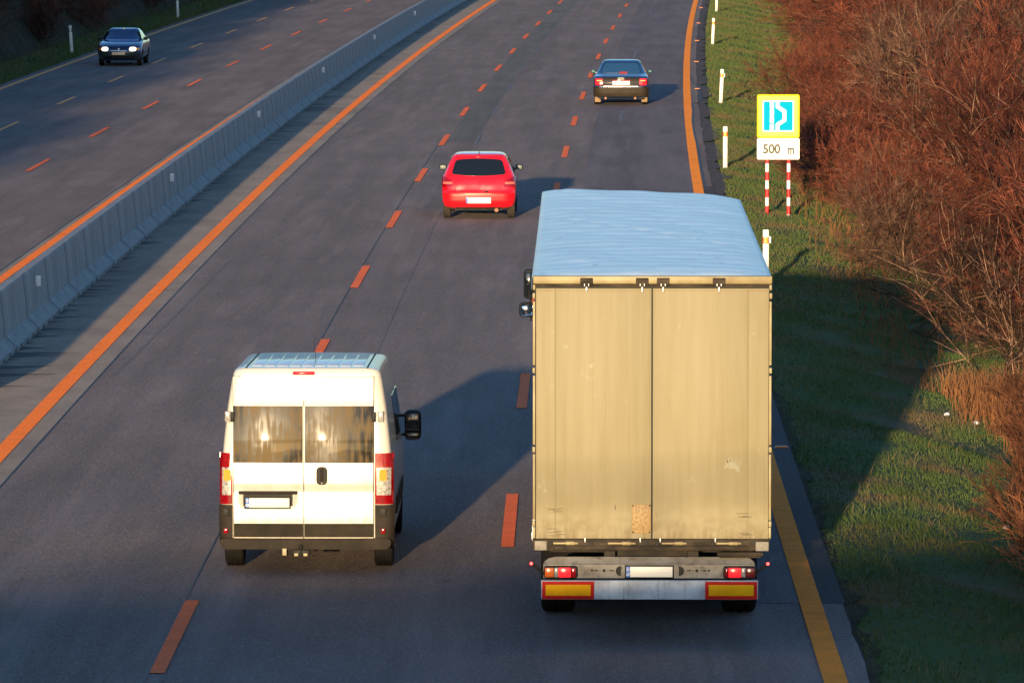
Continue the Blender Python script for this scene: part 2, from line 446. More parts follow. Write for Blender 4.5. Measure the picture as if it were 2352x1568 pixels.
# ------------------------------------------------------------------ precast concrete barrier in the median
SEG = 4.09
BPROF = [(0, .085), (-.03, .105), (-.20, .27), (-.285, .98), (-.305, 1.02), (-.455, 1.02), (-.475, .98), (-.56, .27), (-.73, .105), (-.76, .085)]
M_BARRJ = mat('shade_dark_joint', (.085, .085, .09), rough=.95, var=.2)  # dark colour stands in for shade in the joint recesses
def inset(d): return [(min(x, -.38 + (x + .38) * 1) if False else (x - d if x > -.38 else x + d), z if z < 1 else z - d * .6) for x, z in BPROF]
def barrier_mesh(ln):
    bm = bmesh.new()
    e, h = .035, ln / 2
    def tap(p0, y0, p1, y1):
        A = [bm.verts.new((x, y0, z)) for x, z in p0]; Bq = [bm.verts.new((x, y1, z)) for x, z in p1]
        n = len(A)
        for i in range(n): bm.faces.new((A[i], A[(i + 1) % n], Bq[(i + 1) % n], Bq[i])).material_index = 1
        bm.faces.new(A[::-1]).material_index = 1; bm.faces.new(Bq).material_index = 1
    prism(bm, BPROF, 'y', e, h - .008); prism(bm, BPROF, 'y', h + .008, ln - e)
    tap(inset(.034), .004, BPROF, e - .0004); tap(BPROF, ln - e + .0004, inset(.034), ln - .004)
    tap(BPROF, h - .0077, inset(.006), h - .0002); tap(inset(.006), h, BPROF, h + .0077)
    for k in range(4):
        y0 = .12 + k * ln / 4
        box(bm, (-.38, y0 + .38, .05), (.735, .66, .098))
    bmesh.ops.recalc_face_normals(bm, faces=bm.faces[:])
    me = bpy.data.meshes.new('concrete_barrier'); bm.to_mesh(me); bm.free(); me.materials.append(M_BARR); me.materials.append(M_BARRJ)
    return me
BME = barrier_mesh(SEG)
M_PLATE = mat('white_reflector', (.85, .85, .82), rough=.35)
y = 105.75 - 4 * SEG
plates = [107.8, 140.6, 172.7, 205.3, 238.8, 271.1, 303.8]
ordn = ['nearest', 'second nearest', 'third nearest', 'fourth nearest', 'fifth nearest', 'sixth nearest', 'farthest']
gap_i = 0
while y < 332:
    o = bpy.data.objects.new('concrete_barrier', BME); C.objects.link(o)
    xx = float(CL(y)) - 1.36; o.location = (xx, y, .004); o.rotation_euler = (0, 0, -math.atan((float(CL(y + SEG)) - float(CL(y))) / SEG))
    has = [k for k, p in enumerate(plates) if y <= p - .5 < y + SEG]
    if has:
        k = has[0]
        pl = B('reflector_plate', M_PLATE, o, ((-.205, plates[k] - y, .76), (.092, .012, .19), .003), ((-.25, plates[k] - y + .02, .76), (.02, .03, .06), .002))
        pl['label'] = 'white reflector plate'
        tag(o, f'concrete median barrier segment carrying the {ordn[k]} white reflector plate', 'barrier', 'precast barrier segments in the median')
        gap_i = k + 1
    else:
        w = ('before the nearest plate' if gap_i == 0 else (f'between the {ordn[gap_i-1]} and {ordn[gap_i]} white plates' if gap_i < 7 else 'beyond the farthest plate'))
        tag(o, f'plain grey concrete median barrier segment {w}', 'barrier', 'precast barrier segments in the median')
    y += SEG

# ------------------------------------------------------------------ delineator posts
M_POST = mat('white_post_plastic', (.78, .76, .70), rough=.5, var=.08, vscale=6)
add_height_grime(M_POST, 0.0, .5, (.35, .27, .18), .7, 9)
M_RED = mat('red_orange_band', (.75, .09, .02), rough=.4)
M_AMB = mat('amber_reflector', (.95, .45, .03), rough=.25)
M_DARKBAND = mat('dark_band', (.04, .035, .03), rough=.5)
M_WHITE = mat('white_reflector', (.85, .85, .82))
def make_post(label, loc, lean=0, rz=0, left=False, flag=False):
    t = thing('delineator_post', label, 'post', loc, rz, 'white delineator posts')
    t.rotation_euler = (0, lean, rz)
    H_, w = 1.12, .06
    bm = bmesh.new()
    pr = [(-w, -.035), (w, -.035), (w * .75, .035), (-w * .75, .035)]
    secs = [(-.15, 1.0), (H_ - .27, 1.0)]
    prism(bm, [(x, yy) for x, yy in rrect(-w, -.035, w, .04, .018, 2)], 'z', -.25, H_ - .27)
    finish(bm, 'post_body', M_POST, t)
    bm = bmesh.new()
    prism(bm, rrect(-w - .002, -.037, w + .002, .042, .018, 2), 'z', H_ - .2695, H_ - .145)
    bd = finish(bm, 'band', M_DARKBAND if left else M_RED, t)
    for dz in ((H_ - .206,) if left else (H_ - .235, H_ - .178)):
        B('reflector', M_WHITE if left else M_AMB, bd, ((0, -.041, dz), (.072, .012, .045 if not left else .09), .004))
    bm = bmesh.new()
    prism(bm, rrect(-w, -.035, w, .04, .018, 2), 'z', H_ - .1445, H_ - .012)
    prism(bm, rrect(-w * .8, -.028, w * .8, .03, .014, 2), 'z', H_ - .0119, H_)
    finish(bm, 'cap', M_POST, t)
    if flag:
        B('side_reflector', M_WHITE, t, ((w + .022, 0, H_ - .2), (.038, .02, .13), .006))
    return t
posts = [(4.97, 117.4, .0, True, 'white delineator post beside the truck roof, nearest of the right verge'),
         (5.65, 159.1, .0, False, 'white delineator post left of the lay-by sign, second on the right verge'),
         (6.89, 198.4, .045, True, 'leaning white delineator post third along the right verge'),
         (8.47, 254.0, .04, False, 'leaning white delineator post fourth along the right verge'),
         (10.24, 301.5, .03, False, 'white delineator post cut by the top edge of the photo, right verge')]
for x, y, ln, fl, lb in posts:
    make_post(lb, (x, y, ground_z(x, y)), ln, 0, False, fl)
make_post('shaded white delineator post left of the oncoming blue car', (-17.85, 243.8, ground_z(-17.85, 243.8)), -.06, 0, True)
make_post('shaded white delineator post at the top edge beside the oncoming carriageway', (-16.1, 290, ground_z(-16.1, 290)), -.04, 0, True)

# ------------------------------------------------------------------ lay-by sign
M_FLUO = mat('fluorescent_yellow', (.55, .52, .012), rough=.7, spec=.1)
M_FLUO2 = mat('pale_fluorescent_yellow', (.62, .60, .15), rough=.7, spec=.1)
M_CYAN = mat('sign_blue', (.0, .36, .60), rough=.7, spec=.05)
M_SWH = mat('sign_white', (.95, .95, .92), rough=.4)
M_BLK = mat('sign_black', (.025, .025, .02), rough=.5)
M_PRED = mat('post_red', (.70, .02, .03), rough=.45)
M_GALV = mat('galvanised_steel', (.42, .43, .44), rough=.45, metal=.6, var=.2, vscale=5)
sx, sy = 6.25, 141.0
sign = thing('road_sign', 'yellow bordered blue lay-by sign over a white 500 m plate on striped posts', 'sign', (sx, sy, 0))
def plate(nm, m, x0, z0, x1, z1, r, y0, y1, par, label=None):
    bm = bmesh.new(); prism(bm, rrect(x0, z0, x1, z1, r), 'y', y0, y1)
    return finish(bm, nm, m, par, 30, label)
zt = 2.69
pn = plate('panel', M_FLUO, -.5, zt - 1.02, .5, zt, .045, -.02, .0, sign, 'square panel with a fluorescent yellow border')
plate('border', M_FLUO2, -.465, zt - .985, .465, zt - .035, .04, -.024, -.0202, pn)
plate('white_frame', M_SWH, -.37, zt - .875, .37, zt - .14, .04, -.028, -.0242, pn)
plate('blue_field', M_CYAN, -.342, zt - .845, .342, zt - .168, .012, -.032, -.0282, pn)
zz = lambda p: zt - .168 - (p - 203) / 300 * .677
xx_ = lambda p: (p - 906) / 302 * .684
bm = bmesh.new()
for a, b in ((203, 275), (283, 350), (358, 425), (437, 503)):
    prism(bm, rrect(xx_(820), zz(b), xx_(860), zz(a), .012, 2), 'y', -.0345, -.0322)
pts = [(900, 203), (900, 258), (969, 303), (969, 396), (900, 442), (900, 503)]
hw = 19
def offs(pts, s):
    out = []
    for i, p in enumerate(pts):
        d0 = Vector(pts[i]) - Vector(pts[i - 1]) if i > 0 else None
        d1 = Vector(pts[i + 1]) - Vector(pts[i]) if i < len(pts) - 1 else None
        if d0 is None: d0 = d1
        if d1 is None: d1 = d0
        n0 = Vector((-d0.y, d0.x)).normalized(); n1 = Vector((-d1.y, d1.x)).normalized()
        n = (n0 + n1); n = n / max(.3, n.dot(n0)); out.append(Vector(p) + n * s)
    return out
Lf, Rt = offs(pts, hw), offs(pts, -hw)
for i in range(5):
    q = [(xx_(v.x), zz(v.y)) for v in (Lf[i], Lf[i + 1], Rt[i + 1], Rt[i])]
    a = [bm.verts.new((p[0], -.0345, p[1])) for p in q]; bm.faces.new(a)
finish(bm, 'lane_symbol', M_SWH, pn, 0)
p2 = plate('distance_plate', M_SWH, -.495, zt - 1.525, .5, zt - 1.03, .03, -.02, .0, sign, 'white plate reading 500 m')
text_mesh('lettering', '500', .30, M_BLK, p2, (-.155, -.0215, zt - 1.29), sx=.92)
text_mesh('lettering', 'm', .30, M_BLK, p2, (.30, -.0215, zt - 1.305), sx=.72)
for px_, zb in ((-.255, -.17), (.25, -.24)):
    bm = bmesh.new(); tube(bm, (px_, .035, zb - .25), (px_, .035, zt - .05), .040, n=14)
    po = finish(bm, 'post', M_GALV, sign)
    z0 = zt - 1.42
    for k in range(8):
        za, zb2 = z0 - .2 * k, z0 - .2 * (k + 1) + .0005
        if zb2 < zb + .02: zb2 = zb + .02
        if za - zb2 < .03: break
        bm = bmesh.new(); tube(bm, (px_, .035, zb2), (px_, .035, za), .043, n=14)
        finish(bm, 'stripe', M_PRED if k % 2 == 0 else M_SWH, po)
B('bracket', M_GALV, sign, ((0, .012, zt - .25), (.9, .02, .04), .004), ((0, .012, zt - .8), (.9, .02, .04), .004), ((0, .012, zt - 1.3), (.9, .02, .04), .004))

# ------------------------------------------------------------------ overbridge the photo is taken from
M_BRI = mat('bridge_concrete', (.38, .36, .33), rough=.9, var=.2, vscale=.8, bump=.01, bscale=6)
bridge = thing('road_bridge', 'concrete overbridge the view is taken from, its shadow lies across the near road', 'bridge', (0, 0, 0))
BR = .45
def bl(s, d, z): # s along the deck, d behind its front edge
    c, n = math.cos(math.atan(BR)), math.sin(math.atan(BR))
    return (s * c + d * n, .45 + s * n - d * c, z)
def bbox(bm, s0, s1, d0, d1, z0, z1):
    q = [bl(s, d, z) for z in (z0, z1) for (s, d) in ((s0, d0), (s1, d0), (s1, d1), (s0, d1))]
    v = [bm.verts.new(p) for p in q]
    for f in ((0, 1, 2, 3), (7, 6, 5, 4), (0, 4, 5, 1), (1, 5, 6, 2), (2, 6, 7, 3), (3, 7, 4, 0)): bm.faces.new([v[i] for i in f])
bm = bmesh.new(); bbox(bm, -70, 60, 0, 11, 5.9, 7.1); bbox(bm, -70, 60, 0, .35, 7.1, 7.32); bbox(bm, -70, 60, 10.65, 11, 7.1, 7.32)
finish(bm, 'deck', M_BRI, bridge, 0)
bm = bmesh.new()
for s in (-16, 12): bbox(bm, s, s + 1.0, 1.5, 9.5, -.5, 5.89)
finish(bm, 'pier', M_BRI, bridge, 0)
bm = bmesh.new()
for s in np.arange(-69, 60, 2.0): bbox(bm, s, s + .05, .1, .15, 7.32, 8.2)
bbox(bm, -70, 60, .09, .15, 8.2, 8.26)
finish(bm, 'railing', M_GALV, bridge, 0)

# ------------------------------------------------------------------ bare shrubs and trees
def interp_poly(P, t):
    """P [N,K,3], t [N] in 0..1 -> position and tangent"""
    K = P.shape[1]; f = t * (K - 1); i = np.minimum(f.astype(int), K - 2); w = (f - i)[:, None]
    n = np.arange(len(P)); a = P[n, i]; b = P[n, i + 1]
    tan = b - a; tan /= np.linalg.norm(tan, axis=1, keepdims=True) + 1e-9
    return a * (1 - w) + b * w, tan
def curve_from(p, d, ln, K, bend, up, rg):
    N = len(p); P = np.zeros((N, K, 3)); P[:, 0] = p
    cur = d / (np.linalg.norm(d, axis=1, keepdims=True) + 1e-9)
    bv = rg.normal(0, bend, (N, 3))
    for k in range(1, K):
        cur = cur + bv + rg.normal(0, bend * .7, (N, 3)) + np.array([0, 0, up])
        cur /= np.linalg.norm(cur, axis=1, keepdims=True)
        P[:, k] = P[:, k - 1] + cur * (ln / (K - 1))[:, None]
    return P
def branch(P, ln, m, tmin, spread, lf, K, bend, up, rg):
    idx = np.repeat(np.arange(len(P)), m); t = rg.uniform(tmin, 1, len(idx))
    p, tan = interp_poly(P[idx], t)
    d = tan + rg.normal(0, spread, (len(idx), 3))
    l2 = ln[idx] * lf * rg.uniform(.5, 1.2, len(idx)) * (1.15 - .6 * t)
    return curve_from(p, d, l2, K, bend, up, rg), l2
def tubes(P, r0, r1):
    N, K, _ = P.shape
    T = np.gradient(P, axis=1); T /= np.linalg.norm(T, axis=2, keepdims=True) + 1e-9
    ref = np.tile(np.array([.37, .61, .7]), (N, K, 1))
    U = np.cross(T, ref); U /= np.linalg.norm(U, axis=2, keepdims=True) + 1e-9
    W = np.cross(T, U)
    r = np.linspace(1, 0, K)[None, :, None] * (r0 - r1)[:, None, None] + r1[:, None, None]
    V = np.stack([P + r * (math.cos(a) * U + math.sin(a) * W) for a in (0, 2.094, 4.189)], axis=2)   # N,K,3,3
    base = np.arange(N)[:, None, None] * (K * 3) + np.arange(K - 1)[None, :, None] * 3
    j = np.arange(3)[None, None, :]; j2 = (j + 1) % 3
    F = np.stack([base + j, base + j2, base + 3 + j2, base + 3 + j], axis=-1).reshape(-1, 4)
    return V.reshape(-1, 3), F
def join(parts):
    Vs, Fs, o = [], [], 0
    for V, F in parts:
        Vs.append(V); Fs.append(F + o); o += len(V)
    return np.concatenate(Vs), np.concatenate(Fs)
def bark(name, c1, c2):
    m = mat(name, tuple(c * .45 for c in c1), rough=.85, col2=tuple(c * 1.12 for c in c2), vscale=2.6, thr=(.40, .62), spec=.2)  # wide tone range mimics lit twigs against self-shadowed ones
    nt = m.node_tree; N = nt.nodes; L = nt.links; b = N['Principled BSDF']
    oi = N.new('ShaderNodeObjectInfo'); mr = N.new('ShaderNodeMapRange'); mr.inputs[3].default_value = .45; mr.inputs[4].default_value = 1.75  # per-bush brightness stands in for sunlit patches and dark hollows
    L.new(oi.outputs['Random'], mr.inputs[0])
    vm = N.new('ShaderNodeVectorMath'); vm.operation = 'SCALE'
    L.new(b.inputs['Base Color'].links[0].from_socket, vm.inputs[0]); L.new(mr.outputs[0], vm.inputs['Scale']); L.new(vm.outputs[0], b.inputs['Base Color'])
    return m
M_TWIG_R = bark('red_brown_twigs', (.105, .028, .019), (.185, .055, .032))
M_TWIG_B = bark('brown_twigs', (.066, .036, .026), (.125, .068, .046))
M_TWIG_O = bark('orange_brown_twigs', (.14, .050, .028), (.20, .080, .040))
M_STEM = bark('pale_bark', (.13, .075, .050), (.20, .12, .08))
M_STEM_Y = bark('mossy_bark', (.11, .080, .032), (.17, .13, .05))
def make_shrub(seed, h, nst, tilt, mats, dens=1.0, tree=False, sp=1.0, th=1.0):
    rg = np.random.default_rng(seed)
    if not tree:
        a = rg.uniform(0, 2 * math.pi, nst); ti = np.abs(rg.normal(tilt, tilt * .5, nst))
        d = np.stack([np.sin(ti) * np.cos(a), np.sin(ti) * np.sin(a), np.cos(ti)], 1)
        p = np.stack([rg.normal(0, .35, nst), rg.normal(0, .35, nst), np.full(nst, -.2)], 1)
        L0 = h * rg.uniform(.7, 1.15, nst)
        S0 = curve_from(p, d, L0, 8, .07, -.01, rg)
        S1, L1 = branch(S0, L0, int(10 * dens), .12, .50 * sp, .60, 7, .075, .02, rg)
        S2, L2 = branch(S1, L1, int(6 * dens), .1, .45 * sp, .60, 6, .085, .02, rg)
        S3, L3 = branch(S2, L2, int(4 * dens), .1, .42 * sp, .65, 4, .10, .03, rg)
        stems = join([tubes(S0, np.full(nst, .022) * h / 4, np.full(nst, .006)), tubes(S1, np.full(len(S1), .013 * th), np.full(len(S1), .006 * th))])
        crown = join([tubes(S2, np.full(len(S2), .0085 * th), np.full(len(S2), .0045 * th)), tubes(S3, np.full(len(S3), .0058 * th), np.full(len(S3), .0030 * th))])
        nm = ('shrub', 'stems', 'twigs')
    else:
        d = np.stack([rg.normal(0, .12, nst), rg.normal(0, .12, nst), np.ones(nst)], 1)
        p = np.stack([rg.normal(0, .25, nst), rg.normal(0, .25, nst), np.full(nst, -.3)], 1)
        L0 = h * rg.uniform(.85, 1.05, nst)
        S0 = curve_from(p, d, L0, 10, .05, .02, rg)
        S1, L1 = branch(S0, L0, int(16 * dens), .15, .65, .42, 8, .09, .05, rg)
        S2, L2 = branch(S1, L1, int(8 * dens), .15, .6, .5, 6, .12, .04, rg)
        S3, L3 = branch(S2, L2, int(5 * dens), .1, .55, .6, 4, .14, .03, rg)
        stems = join([tubes(S0, np.full(nst, .075) * h / 7, np.full(nst, .012)), tubes(S1, np.full(len(S1), .026), np.full(len(S1), .007))])
        crown = join([tubes(S2, np.full(len(S2), .011), np.full(len(S2), .0045)), tubes(S3, np.full(len(S3), .0065), np.full(len(S3), .003))])
        nm = ('bare_tree', 'trunk', 'crown')
    root = bpy.data.objects.new(nm[0], None); C.objects.link(root)
    mesh_np(nm[1], *stems, mats[0], root); mesh_np(nm[2], *crown, mats[1], root)
    return root
protoR = [make_shrub(21 + k, 3.6, 15, .50, (M_STEM if k == 1 else M_TWIG_B, M_TWIG_R), 1.15) for k in range(3)]
protoB = [make_shrub(41 + k, 3.8, 13, .45, (M_STEM, M_TWIG_B), 1.15) for k in range(2)]
protoO = [make_shrub(61, 1.5, 60, .22, (M_TWIG_O, M_TWIG_O), .7, sp=.5, th=.55)]
protoT = [make_shrub(81 + k, 7.0, 3 + k, .3, ((M_STEM_Y, M_STEM)[k], M_TWIG_B), 1.1, True) for k in range(2)]
used = set()
def plant(proto, x, y, sc, label, cat, group, szf=1.0, dz=0.0):
    if id(proto) in used: o = copy_tree(proto)
    else: o = proto; used.add(id(proto))
    o.location = (x, y, ground_z(x, y) + dz); o.rotation_euler = (rng.normal(0, .05), rng.normal(0, .05), rng.uniform(0, 6.28))
    s = sc * rng.uniform(.9, 1.1); o.scale = (s, s, s * szf)
    for k in ('label', 'category', 'group'):
        if k in o: del o[k]
    tag(o, label, cat, group)
    return o
# right hand thicket
GR, GB, GO, GT = 'red brown shrubs of the right thicket', 'brown shrubs of the right thicket', 'low orange brown shrubs', 'bare trees at the right'
LR = 'bare red brown shrub in the dense thicket right of the grass verge'
LB = 'bare brown shrub deeper in the thicket right of the grass verge'
LT = 'bare leafless tree rising out of the thicket at the right'
row = 0
for y in np.arange(101, 326, 4.9):
    cr = float(CR(y))
    far = y > 215
    for j, off in enumerate((4.6, 7.4, 10.5, 14.0, 18.0)):
        if j >= 3 and y < 125: continue
        if j == 4 and y < 160: continue
        yy = y + rng.uniform(-1.8, 1.8); x = cr + off + rng.normal(0, .45) + (max(0, min(2.0, (y - 180) / 45)))
        if j == 0 and y < 106: x += .6
        edge = j == 0
        if edge and rng.random() < .10: continue
        if rng.random() < (.85, .75, .62, .5, .5)[j]:
            plant(protoR[int(rng.integers(3))], x, yy, (.62 if edge else 1.0) * (1.0 if y < 150 else 1.1), LR, 'shrub', GR)
        else:
            plant(protoB[int(rng.integers(2))], x, yy, (.62 if edge else 1.02), LB, 'shrub', GB)
for k, (x, y, s) in enumerate([(14.2, 150, .8), (19, 172, .95), (15.5, 186, .9), (24, 205, 1.1), (19.5, 228, 1.0), (28, 250, 1.2), (23, 275, 1.1), (33, 300, 1.2), (17.5, 205, .9), (12.6, 128, .62)]):
    plant(protoT[k % 2], x, y, s, LT, 'tree', GT)
for k, (x, y, s) in enumerate([(8.5, 93.5, .75), (8.6, 91, .7), (8.2, 88, .75), (8.0, 85.5, .8), (7.9, 83, .85), (7.7, 80.5, .9), (7.5, 78, .9), (7.3, 75.5, .9), (7.4, 72.5, 1.0), (7.2, 69.5, 1.0), (7.1, 66.5, 1.0), (8.8, 87, 1.0), (8.4, 80, 1.1)]):
    plant(protoO[0], x, y, s, 'low orange brown shrub on the far side of the ditch at the right edge', 'shrub', GO)
# the wood beyond the oncoming carriageway, on a bank steepened to cast shade
GL = 'shrubs of the shaded wood at the left'
for y in np.arange(60, 372, 7.0):
    cl = float(CL(y))
    rows_ = ((-15.9, .55), (-17.2, .8), (-19.2, .85)) if y > 186 else ((-18.9, .85),)
    for off, sc_ in rows_:
        yy = y + rng.uniform(-2.2, 2.2); x = cl + off + rng.normal(0, .4)
        pr = (protoB + protoR)[int(rng.integers(5))]
        plant(pr, x, yy, sc_, 'dark bare shrub in the shaded wood beyond the oncoming carriageway', 'shrub', GL)

# ------------------------------------------------------------------ grass
def blades(name, pts, hgt, wid, lean, m, kind='stuff'):
    n = len(pts); a = rng.uniform(0, 6.28, n)
    h = hgt * rng.uniform(.5, 1.3, n); w = wid * rng.uniform(.7, 1.3, n)
    lx_, ly_ = rng.normal(0, lean, n), rng.normal(0, lean, n)
    u = np.stack([np.cos(a), np.sin(a) * .3, np.zeros(n)], 1) * w[:, None] / 2
    tip = pts + np.stack([lx_ * h, ly_ * h, h], 1)
    mid = pts + np.stack([lx_ * h * .35, ly_ * h * .35, h * .55], 1)
    V = np.stack([pts - u, pts + u, mid + u * .7, mid - u * .7, tip], 1).reshape(-1, 3)
    b = np.arange(n)[:, None] * 5
    F = np.concatenate([b + np.array([[0, 1, 2]]), b + np.array([[0, 2, 3]]), b + np.array([[3, 2, 4]])])
    o = mesh_np(name, V, F, m); o['kind'] = kind
    return o
def scatter(n, y0, y1, o0, o1, side=CR, pw=1.0):
    yy = y0 + (y1 - y0) * rng.uniform(0, 1, n) ** pw
    off = rng.uniform(o0, o1, n)
    # patchiness
    x = side(yy) + off
    z = np.array([ground_z(a, b) for a, b in zip(x, yy)])
    return np.stack([x, yy, z - .01], 1)
M_GRB = mat('grass_blades', (.062, .102, .025), rough=.7, col2=(.130, .092, .045), vscale=.55, vstretch=(1, .7, 1), thr=(.47, .66), spec=.25)
add_color_layers(M_GRB, [('Object', (1, .6, 1), 2.2, .5, .64, (.050, .090, .030), .7), ('Object', (1, 1, 1), 6, .52, .66, (.12, .085, .045), .3)])
gp = scatter(120000, 60, 112, .42, 6.5)
gm = scatter(75000, 112, 200, .68, 4.6); gf = scatter(60000, 200, 335, .75, 5.2)
blades('grass', gm, .075, .022, .5, M_GRB); blades('grass', gf, .10, .032, .5, M_GRB)
hv = (np.sin(gp[:, 1] * .9 + gp[:, 0] * 1.7) + np.sin(gp[:, 1] * .37 - gp[:, 0] * 2.9) + rng.normal(0, .6, len(gp))) * .2 + 1
go = blades('grass', gp, .062 * np.clip(hv, .45, 2.2), .014, .5, M_GRB)
tp = scatter(7000, 60, 130, .6, 6.5); tp = tp[(np.sin(tp[:, 1] * 2.1 + tp[:, 0] * 3) + np.sin(tp[:, 1] * .8 - tp[:, 0] * 4)) > .9]
blades('dry_grass', tp, .17, .014, .5, mat('straw_tufts', (.17, .12, .06), rough=.9, col2=(.10, .11, .05), vscale=1.5))
gl = blades('grass', scatter(14000, 195, 345, -15.4, -13.35, CL), .16, .03, .35, M_GRB)
# ditch weeds and dry grass
M_DRY = mat('dry_grass', (.15, .062, .028), rough=.8, col2=(.23, .105, .042), vscale=2.0, spec=.2)
n = 5200
c = np.stack([rng.uniform(7.0, 9.8, n), rng.uniform(87, 99.5, n)], 1)
c = c[(c[:, 0] - 7.0) > (c[:, 1] - 87) * -.02 + rng.uniform(0, .6, len(c)) + np.where(c[:, 1] < 93, .35, 0)]
z = np.array([ground_z(a, b) for a, b in c])
blades('dry_grass', np.column_stack([c, z]), .52, .014, .24, M_DRY)
n = 1500
yy = rng.uniform(98, 175, n); off = rng.normal(3.15, .35, n); x = CR(yy) + off
z = np.array([ground_z(a, b) for a, b in zip(x, yy)])
blades('dry_grass', np.stack([x, yy, z], 1), .30, .015, .4, M_DRY)
# litter on the far side of the ditch
M_LIT = mat('litter_plastic', (.75, .76, .78), rough=.4)
for k, (x, y, lb) in enumerate([(6.86, 94.3, 'crumpled white plastic litter in the grass before the dry reeds'), (7.25, 93.4, 'pale crumpled litter in front of the dry grass, nearest the right edge'), (6.45, 77.9, 'thin white scrap of plastic lying by the dark shrubs at the right edge')]):
    bm = bmesh.new(); bmesh.ops.create_icosphere(bm, subdivisions=2, radius=.055)
    for v in bm.verts: v.co *= random.uniform(.5, 1.2); v.co.z *= .6
    o = finish(bm, 'litter', M_LIT, None, 0); o.location = (x, y, ground_z(x, y) + .06); tag(o, lb, 'litter', 'scraps of litter in the grass')

# ------------------------------------------------------------------ vehicle kit
class Shell:
    """body made of stacked outlines: (z, half width, rear y, front y); explicit surfaces for fitting panels"""
    def __init__(s, rows, rr=.12, rf=.3, br=.03, bf=.12, warp=None):
        a = np.array(rows, dtype=float)
        s.z = a[:, 0]; s.W = a[:, 1]; s.YR = a[:, 2]; s.YF = a[:, 3]
        s.rr, s.rf, s.br, s.bf, s.warp = rr, rf, br, bf, warp
    def w(s, z): return float(np.interp(z, s.z, s.W))
    def edge(s, x, z, r, b):
        w = s.w(z); ax = min(abs(x), w); r = min(r, w * .9)
        d = b * (ax / w) ** 2
        if ax > w - r: d += r - math.sqrt(max(0, r * r - (ax - (w - r)) ** 2))
        return d
    def k(s, z): return max(.04, min(1, (float(np.interp(z, s.z, s.YF)) - float(np.interp(z, s.z, s.YR))) / 1.5))
    def rear(s, x, z): return float(np.interp(z, s.z, s.YR)) + s.edge(x, z, s.rr * s.k(z), s.br * s.k(z))
    def front(s, x, z): return float(np.interp(z, s.z, s.YF)) - s.edge(x, z, s.rf * s.k(z), s.bf * s.k(z))
    def P(s, face, a, z):
        if face == 'rear': p = Vector((a, s.rear(a, z), z))
        elif face == 'front': p = Vector((a, s.front(a, z), z))
        else: p = Vector((s.w(z) * (1 if face == 'right' else -1), a, z))
        if s.warp: p.z += s.warp(p)
        return p
    def N(s, face, a, z):
        e = .006
        if face in ('rear', 'front'): a = max(-s.w(z) + .012, min(s.w(z) - .012, a))
        d1 = s.P(face, a + e, z) - s.P(face, a - e, z); d2 = s.P(face, a, z + e) - s.P(face, a, z - e)
        n = d1.cross(d2).normalized()
        out = {'rear': Vector((0, -1, .3)), 'front': Vector((0, 1, .3)), 'right': Vector((1, 0, .1)), 'left': Vector((-1, 0, .1))}[face]
        return n if n.dot(out) > 0 else -n
    def ring(s, z, nx=24, ny=10):
        w = s.w(z); pts = []
        X = [w * math.sin(t * math.pi / 2) for t in np.linspace(-1, 1, nx + 1)]
        R_ = [Vector((x, s.rear(x, z), z)) for x in X]
        F_ = [Vector((x, s.front(x, z), z)) for x in X[::-1]]
        ya, yb = R_[-1].y, F_[0].y
        side = [Vector((w, y, z)) for y in np.linspace(ya, yb, ny + 2)[1:-1]]
        side2 = [Vector((-w, y, z)) for y in np.linspace(yb, ya, ny + 2)[1:-1]]
        pts = R_ + side + F_ + side2
        if s.warp:
            for p in pts: p.z += s.warp(p)
        return pts
    def mesh(s, nz_per=3, nx=24, ny=10):
        bm = bmesh.new(); zs = [s.z[0]]
        for a, b in zip(s.z[:-1], s.z[1:]): zs += list(np.linspace(a, b, nz_per + 1)[1:])
        rings = [[bm.verts.new(p) for p in s.ring(z, nx, ny)] for z in zs]
        n = len(rings[0])
        for a, b in zip(rings[:-1], rings[1:]):
            for i in range(n): bm.faces.new((a[i], a[(i + 1) % n], b[(i + 1) % n], b[i]))
        bm.faces.new(rings[0][::-1]); bm.faces.new(rings[-1])
        bmesh.ops.recalc_face_normals(bm, faces=bm.faces[:])
        return bm
def patch(sh, face, a0, a1, z0, z1, off=.006, na=12, nz=6, back=.01, disp=None, rnd=0.0, bm=None):
    """panel lying on a face of the shell; a0,a1 may depend on t (0 bottom..1 top), z0,z1 on s (0..1 across)"""
    own = bm is None
    if own: bm = bmesh.new()
    f = lambda v, q: v(q) if callable(v) else v
    O, I = [], []
    for j in range(nz + 1):
        t = j / nz; ro, ri = [], []
        for i in range(na + 1):
            s_ = i / na
            L_, Rr = f(a0, t), f(a1, t)
            zb, zt_ = f(z0, s_), f(z1, s_)
            z = zb + (zt_ - zb) * t
            if rnd:
                H_ = zt_ - zb; q = min(t, 1 - t) * H_
                k = 0 if q >= rnd else rnd - math.sqrt(max(0, rnd ** 2 - (rnd - q) ** 2))
                sg = 1 if Rr > L_ else -1
                L_ += sg * k; Rr -= sg * k
            a = L_ + (Rr - L_) * s_
            n = sh.N(face, a, z); p = sh.P(face, a, z)
            d = off + (disp(a, z) if disp else 0)
            ro.append(bm.verts.new(p + n * d)); ri.append(bm.verts.new(p + n * (off - back)))
        O.append(ro); I.append(ri)
    for j in range(nz):
        for i in range(na):
            bm.faces.new((O[j][i], O[j][i + 1], O[j + 1][i + 1], O[j + 1][i]))
            bm.faces.new((I[j][i + 1], I[j][i], I[j + 1][i], I[j + 1][i + 1]))
    for i in range(na):
        bm.faces.new((O[0][i + 1], O[0][i], I[0][i], I[0][i + 1])); bm.faces.new((O[nz][i], O[nz][i + 1], I[nz][i + 1], I[nz][i]))
    for j in range(nz):
        bm.faces.new((O[j][0], O[j + 1][0], I[j + 1][0], I[j][0])); bm.faces.new((O[j + 1][na], O[j][na], I[j][na], I[j + 1][na]))
    return bm
